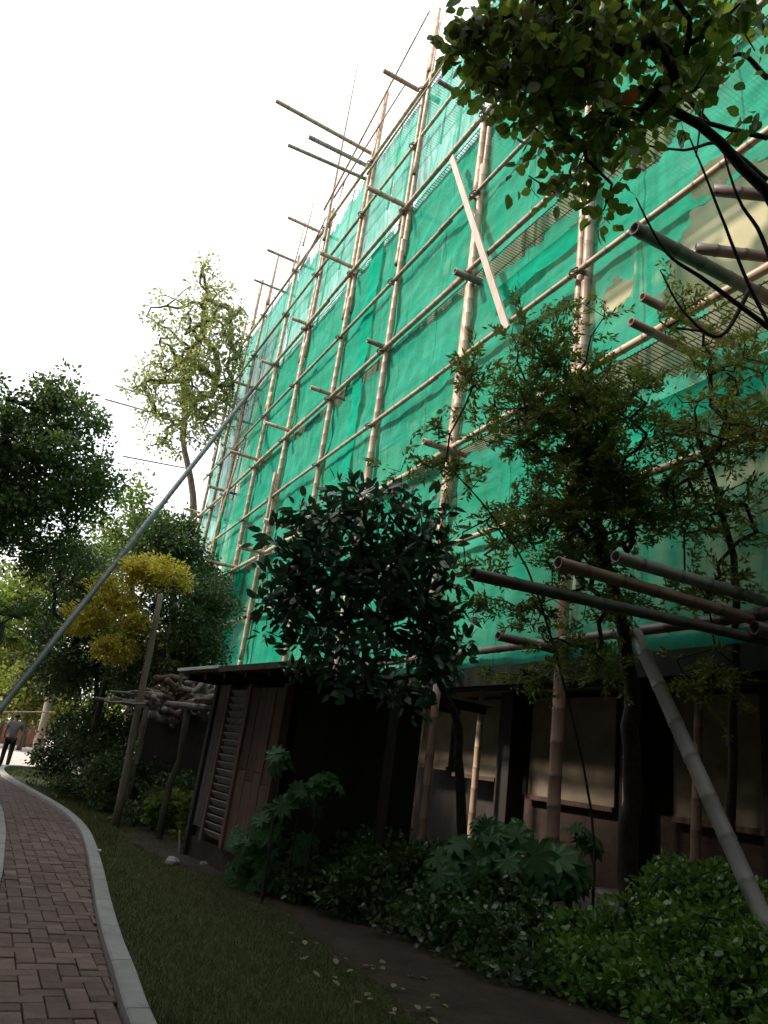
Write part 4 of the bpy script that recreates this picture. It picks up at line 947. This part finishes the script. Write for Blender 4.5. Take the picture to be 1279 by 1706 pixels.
# hedges added out of view to block low sky light from left and behind
def hedge(label, x0, y0, x1, y1, h, th):
    n = int(math.hypot(x1-x0, y1-y0)*h*260); t_ = rng.random(n); d = np.array([x1-x0, y1-y0]); L = np.linalg.norm(d); nn = np.array([-d[1], d[0]])/L
    side = rng.normal(size=n)*th*.4; P = np.zeros((n, 3)); P[:, 0] = x0+d[0]*t_+nn[0]*side; P[:, 1] = y0+d[1]*t_+nn[1]*side
    P[:, 2] = rng.random(n)*h*(1+.1*np.sin(t_*L*1.3))+.03; keep = ~inframe(P, 60)[0]; P = P[keep]; n = len(P)
    root = empty('shade_hedge', (x0, y0, 0), label=label, cat='hedge')
    o = link('foliage', leaves_mesh('foliage', T_DIA, P-np.array([x0, y0, 0]), rand_rots(n, .3), rng.uniform(.12, .22, n), G_UNSEEN), root); o['kind'] = 'stuff'
    mb = MB(); k = int(L)
    for q in range(k):
        f = (q+.5)/k; mb.tube([(d[0]*f, d[1]*f, 0), (d[0]*f+.1, d[1]*f, h*.8)], [.06, .02], 5)
    o = mb.build('stems', M_BARKD, root); o['kind'] = 'stuff'
hedge('tall unseen hedge added along the left to block low sky light', -11, -9, -7, 22, 6.5, 1.2)
hedge('tall unseen hedge added behind the camera to block low sky light', -11, -8, 9, -7, 6.5, 1.2)

# ================================================================ SMALL THINGS
# fallen leaves on the soil
P = []
for q in range(38):
    px_ = random.uniform(470, 760); py_ = 1560+(px_-470)*.45+random.gauss(0, 28); P.append(list(atz(px_, py_, .045)))
P = np.array(P); n = len(P)
M_DRY = leafmat('dry_leaf', (.20, .15, .09), (.30, .25, .15), (.18, .09, .05), .2)
lm = leaves_mesh('fallen_leaf', T_OVAL, np.zeros((1, 3)), np.eye(3)[None], np.ones(1), M_DRY)
for q in range(n):
    o = link('fallen_leaf', lm, None, Matrix.Translation(P[q]) @ Matrix.Rotation(random.uniform(0, 6.3), 4, 'Z') @ Matrix.Rotation(random.uniform(-.3, .3), 4, 'X') @ Matrix.Scale(random.uniform(.05, .09), 4))
    tag(o, 'dry pale leaf fallen on the dark soil beside the lawn', 'leaf', 'fallen leaves on the soil bed')
# stake and stones by the shed foot
a = atz(298, 1424); o = MB().bar((0, 0, 0), (-.06, .02, .33), .04, .03).build('wooden_stake', M_PLANK); o.location = a; tag(o, 'short pale wooden stake leaning in the ground left of the shed', 'stake')
def rock(name, loc, s, mat, label, cat='stone'):
    V = []; Fc = []; n_, m_ = 8, 5
    for i in range(m_+1):
        for j in range(n_):
            th = math.pi*i/m_; ph = 2*math.pi*j/n_; p = Vector((math.sin(th)*math.cos(ph), math.sin(th)*math.sin(ph), math.cos(th)*.6))
            p *= 1+.35*noise.noise(p*1.7+Vector(loc)); V.append(p*s)
    for i in range(m_):
        for j in range(n_): a_ = i*n_+j; b_ = i*n_+(j+1) % n_; Fc.append((a_, a_+n_, b_+n_, b_))
    o = mesh_obj(name, V, Fc, mat, None, False); o.location = loc; tag(o, label, cat)
rock('stone', atz(288, 1436, .03), .11, M_KERB, 'pale rough stone at the foot of the wooden stake')
rock('stone', atz(340, 1440, .03), .07, M_WOODG, 'small brown stone in front of the shed corner')
rock('pebble', atz(162, 1420, .1)+Vector((.02, 0, .02)), .03, M_POT, 'tiny white pebble lying beside the kerb', 'pebble')
# planter wall, pot and rail far along the path
c0 = atz(35, 1243); pw = empty('planter_wall', (c0.x, c0.y, 0), label='low red brick planter wall with coping behind the person', cat='wall')
MB().box((-3, 0, 0), (1.3, .3, 1.15)).build('wall_face', M_TERRA, pw); MB().box((-3.05, -.05, 1.152), (1.35, .35, 1.28)).build('coping', M_PAVE, pw)
pp = atz(60, 1252); pot = empty('flower_pot', (pp.x, pp.y, 0), label='pale round garden pot beside the low red wall', cat='pot')
prof = [(.16, 0), (.24, .25), (.28, .6), (.25, .95), (.31, 1.0), (.31, 1.06), (.25, 1.06)]
V = []; Fc = []
for r_, z_ in prof:
    for j in range(14): a_ = 2*math.pi*j/14; V.append((r_*math.cos(a_), r_*math.sin(a_), z_))
for i in range(len(prof)-1):
    for j in range(14): Fc.append((i*14+j, i*14+(j+1) % 14, (i+1)*14+(j+1) % 14, (i+1)*14+j))
mesh_obj('body', V, Fc, M_POT, pot, True); MB().tube([(0, 0, 1.0), (0, 0, 1.03)], [.25, .25], 14).build('soil', M_SOIL, pot)
# person walking away with a pole on the shoulder
pr = atz(5, 1278); base = Vector((pr.x, pr.y, 0))
per = empty('person', base, label='person in grey shirt and black trousers walking away along the path at the left edge', cat='person')
def skin(name, verts, edges, radii, mat, rootv=0, sub=2):
    me = bpy.data.meshes.new(name); me.from_pydata([tuple(v) for v in verts], edges, []); me.materials.append(mat)
    o = bpy.data.objects.new(name, me); COL.objects.link(o); o.parent = per
    md = o.modifiers.new('skin', 'SKIN'); md.use_smooth_shade = True
    sv = me.skin_vertices[0].data
    for i, r in enumerate(radii): sv[i].radius = (r if isinstance(r, tuple) else (r, r)); sv[i].use_root = (i == rootv)
    s = o.modifiers.new('sub', 'SUBSURF'); s.levels = sub; s.render_levels = sub
    return o
# facing +Y (away). joints
J = [(0, 0, .93), (0, .0, 1.12), (0, .01, 1.36), (0, .02, 1.47), (0, .03, 1.55), (0, .03, 1.63), (0, .02, 1.68),
     (-.17, .0, 1.38), (-.24, .02, 1.14), (-.22, .14, .94), (-.22, .19, .86), (.17, 0, 1.38), (.26, .06, 1.18), (.19, .2, 1.36), (.17, .2, 1.44),
     (-.09, 0, .88), (-.10, .12, .50), (-.10, .02, .10), (-.10, .16, .04), (.09, 0, .88), (.10, -.06, .48), (.10, -.26, .14), (.10, -.14, .04)]
E_ = [(0, 1), (1, 2), (2, 3), (3, 4), (4, 5), (5, 6), (2, 7), (7, 8), (8, 9), (9, 10), (2, 11), (11, 12), (12, 13), (13, 14), (0, 15), (15, 16), (16, 17), (17, 18), (0, 19), (19, 20), (20, 21), (21, 22)]
Rr = [(.14, .11), (.135, .10), (.15, .10), .055, .085, .095, .06, .06, .042, .032, .035, .06, .042, .032, .035, .085, .06, .042, .035, .085, .06, .042, .035]
skin('body', J, E_, Rr, M_SKIN)
skin('shirt', [(0, 0, .84), (0, 0, 1.12), (0, .01, 1.38), (-.18, 0, 1.39), (-.235, .02, 1.2), (.18, 0, 1.39), (.25, .05, 1.22), (0, .015, 1.43)], [(0, 1), (1, 2), (2, 3), (3, 4), (2, 5), (5, 6), (2, 7)], [(.165, .13), (.155, .12), (.165, .12), .075, .062, .075, .062, .07], M_SHIRT)
skin('trousers', [(0, 0, .93), (-.09, 0, .86), (-.10, .12, .50), (-.10, .02, .05), (.09, 0, .86), (.10, -.06, .48), (.10, -.26, .09)], [(0, 1), (1, 2), (2, 3), (0, 4), (4, 5), (5, 6)], [(.155, .125), .105, .08, .065, .105, .08, .065], M_TROU)
skin('hair', [(0, -.005, 1.55), (0, .005, 1.64), (0, .02, 1.70)], [(0, 1), (1, 2)], [.09, .108, .07], M_HAIR)
for sx, y_, z_ in ((-.10, .1, .045), (.10, -.2, .045)): skin('shoe', [(sx, y_-.08, z_), (sx, y_+.02, z_), (sx, y_+.12, z_-.01)], [(0, 1), (1, 2)], [.05, .05, .04], M_TROU)
# face lies on the far side: nose and ears
MB().tube([(0, .11, 1.60), (0, .14, 1.575)], [.012, .016], 6).build('nose', M_SKIN, per)
for sx in (-1, 1): MB().tube([(sx*.088, .02, 1.62), (sx*.1, .02, 1.59), (sx*.088, .02, 1.56)], [.01, .018, .01], 6).build('ear', M_SKIN, per)
a = base+Vector((-1.6, -.3, 1.50)); b = aty(92, 1186, base.y+.9)
topbamboo('carried_pole', a, b, .03, B_TAN, 'pale thin pole carried across the shoulder of the walking person', 'pole')
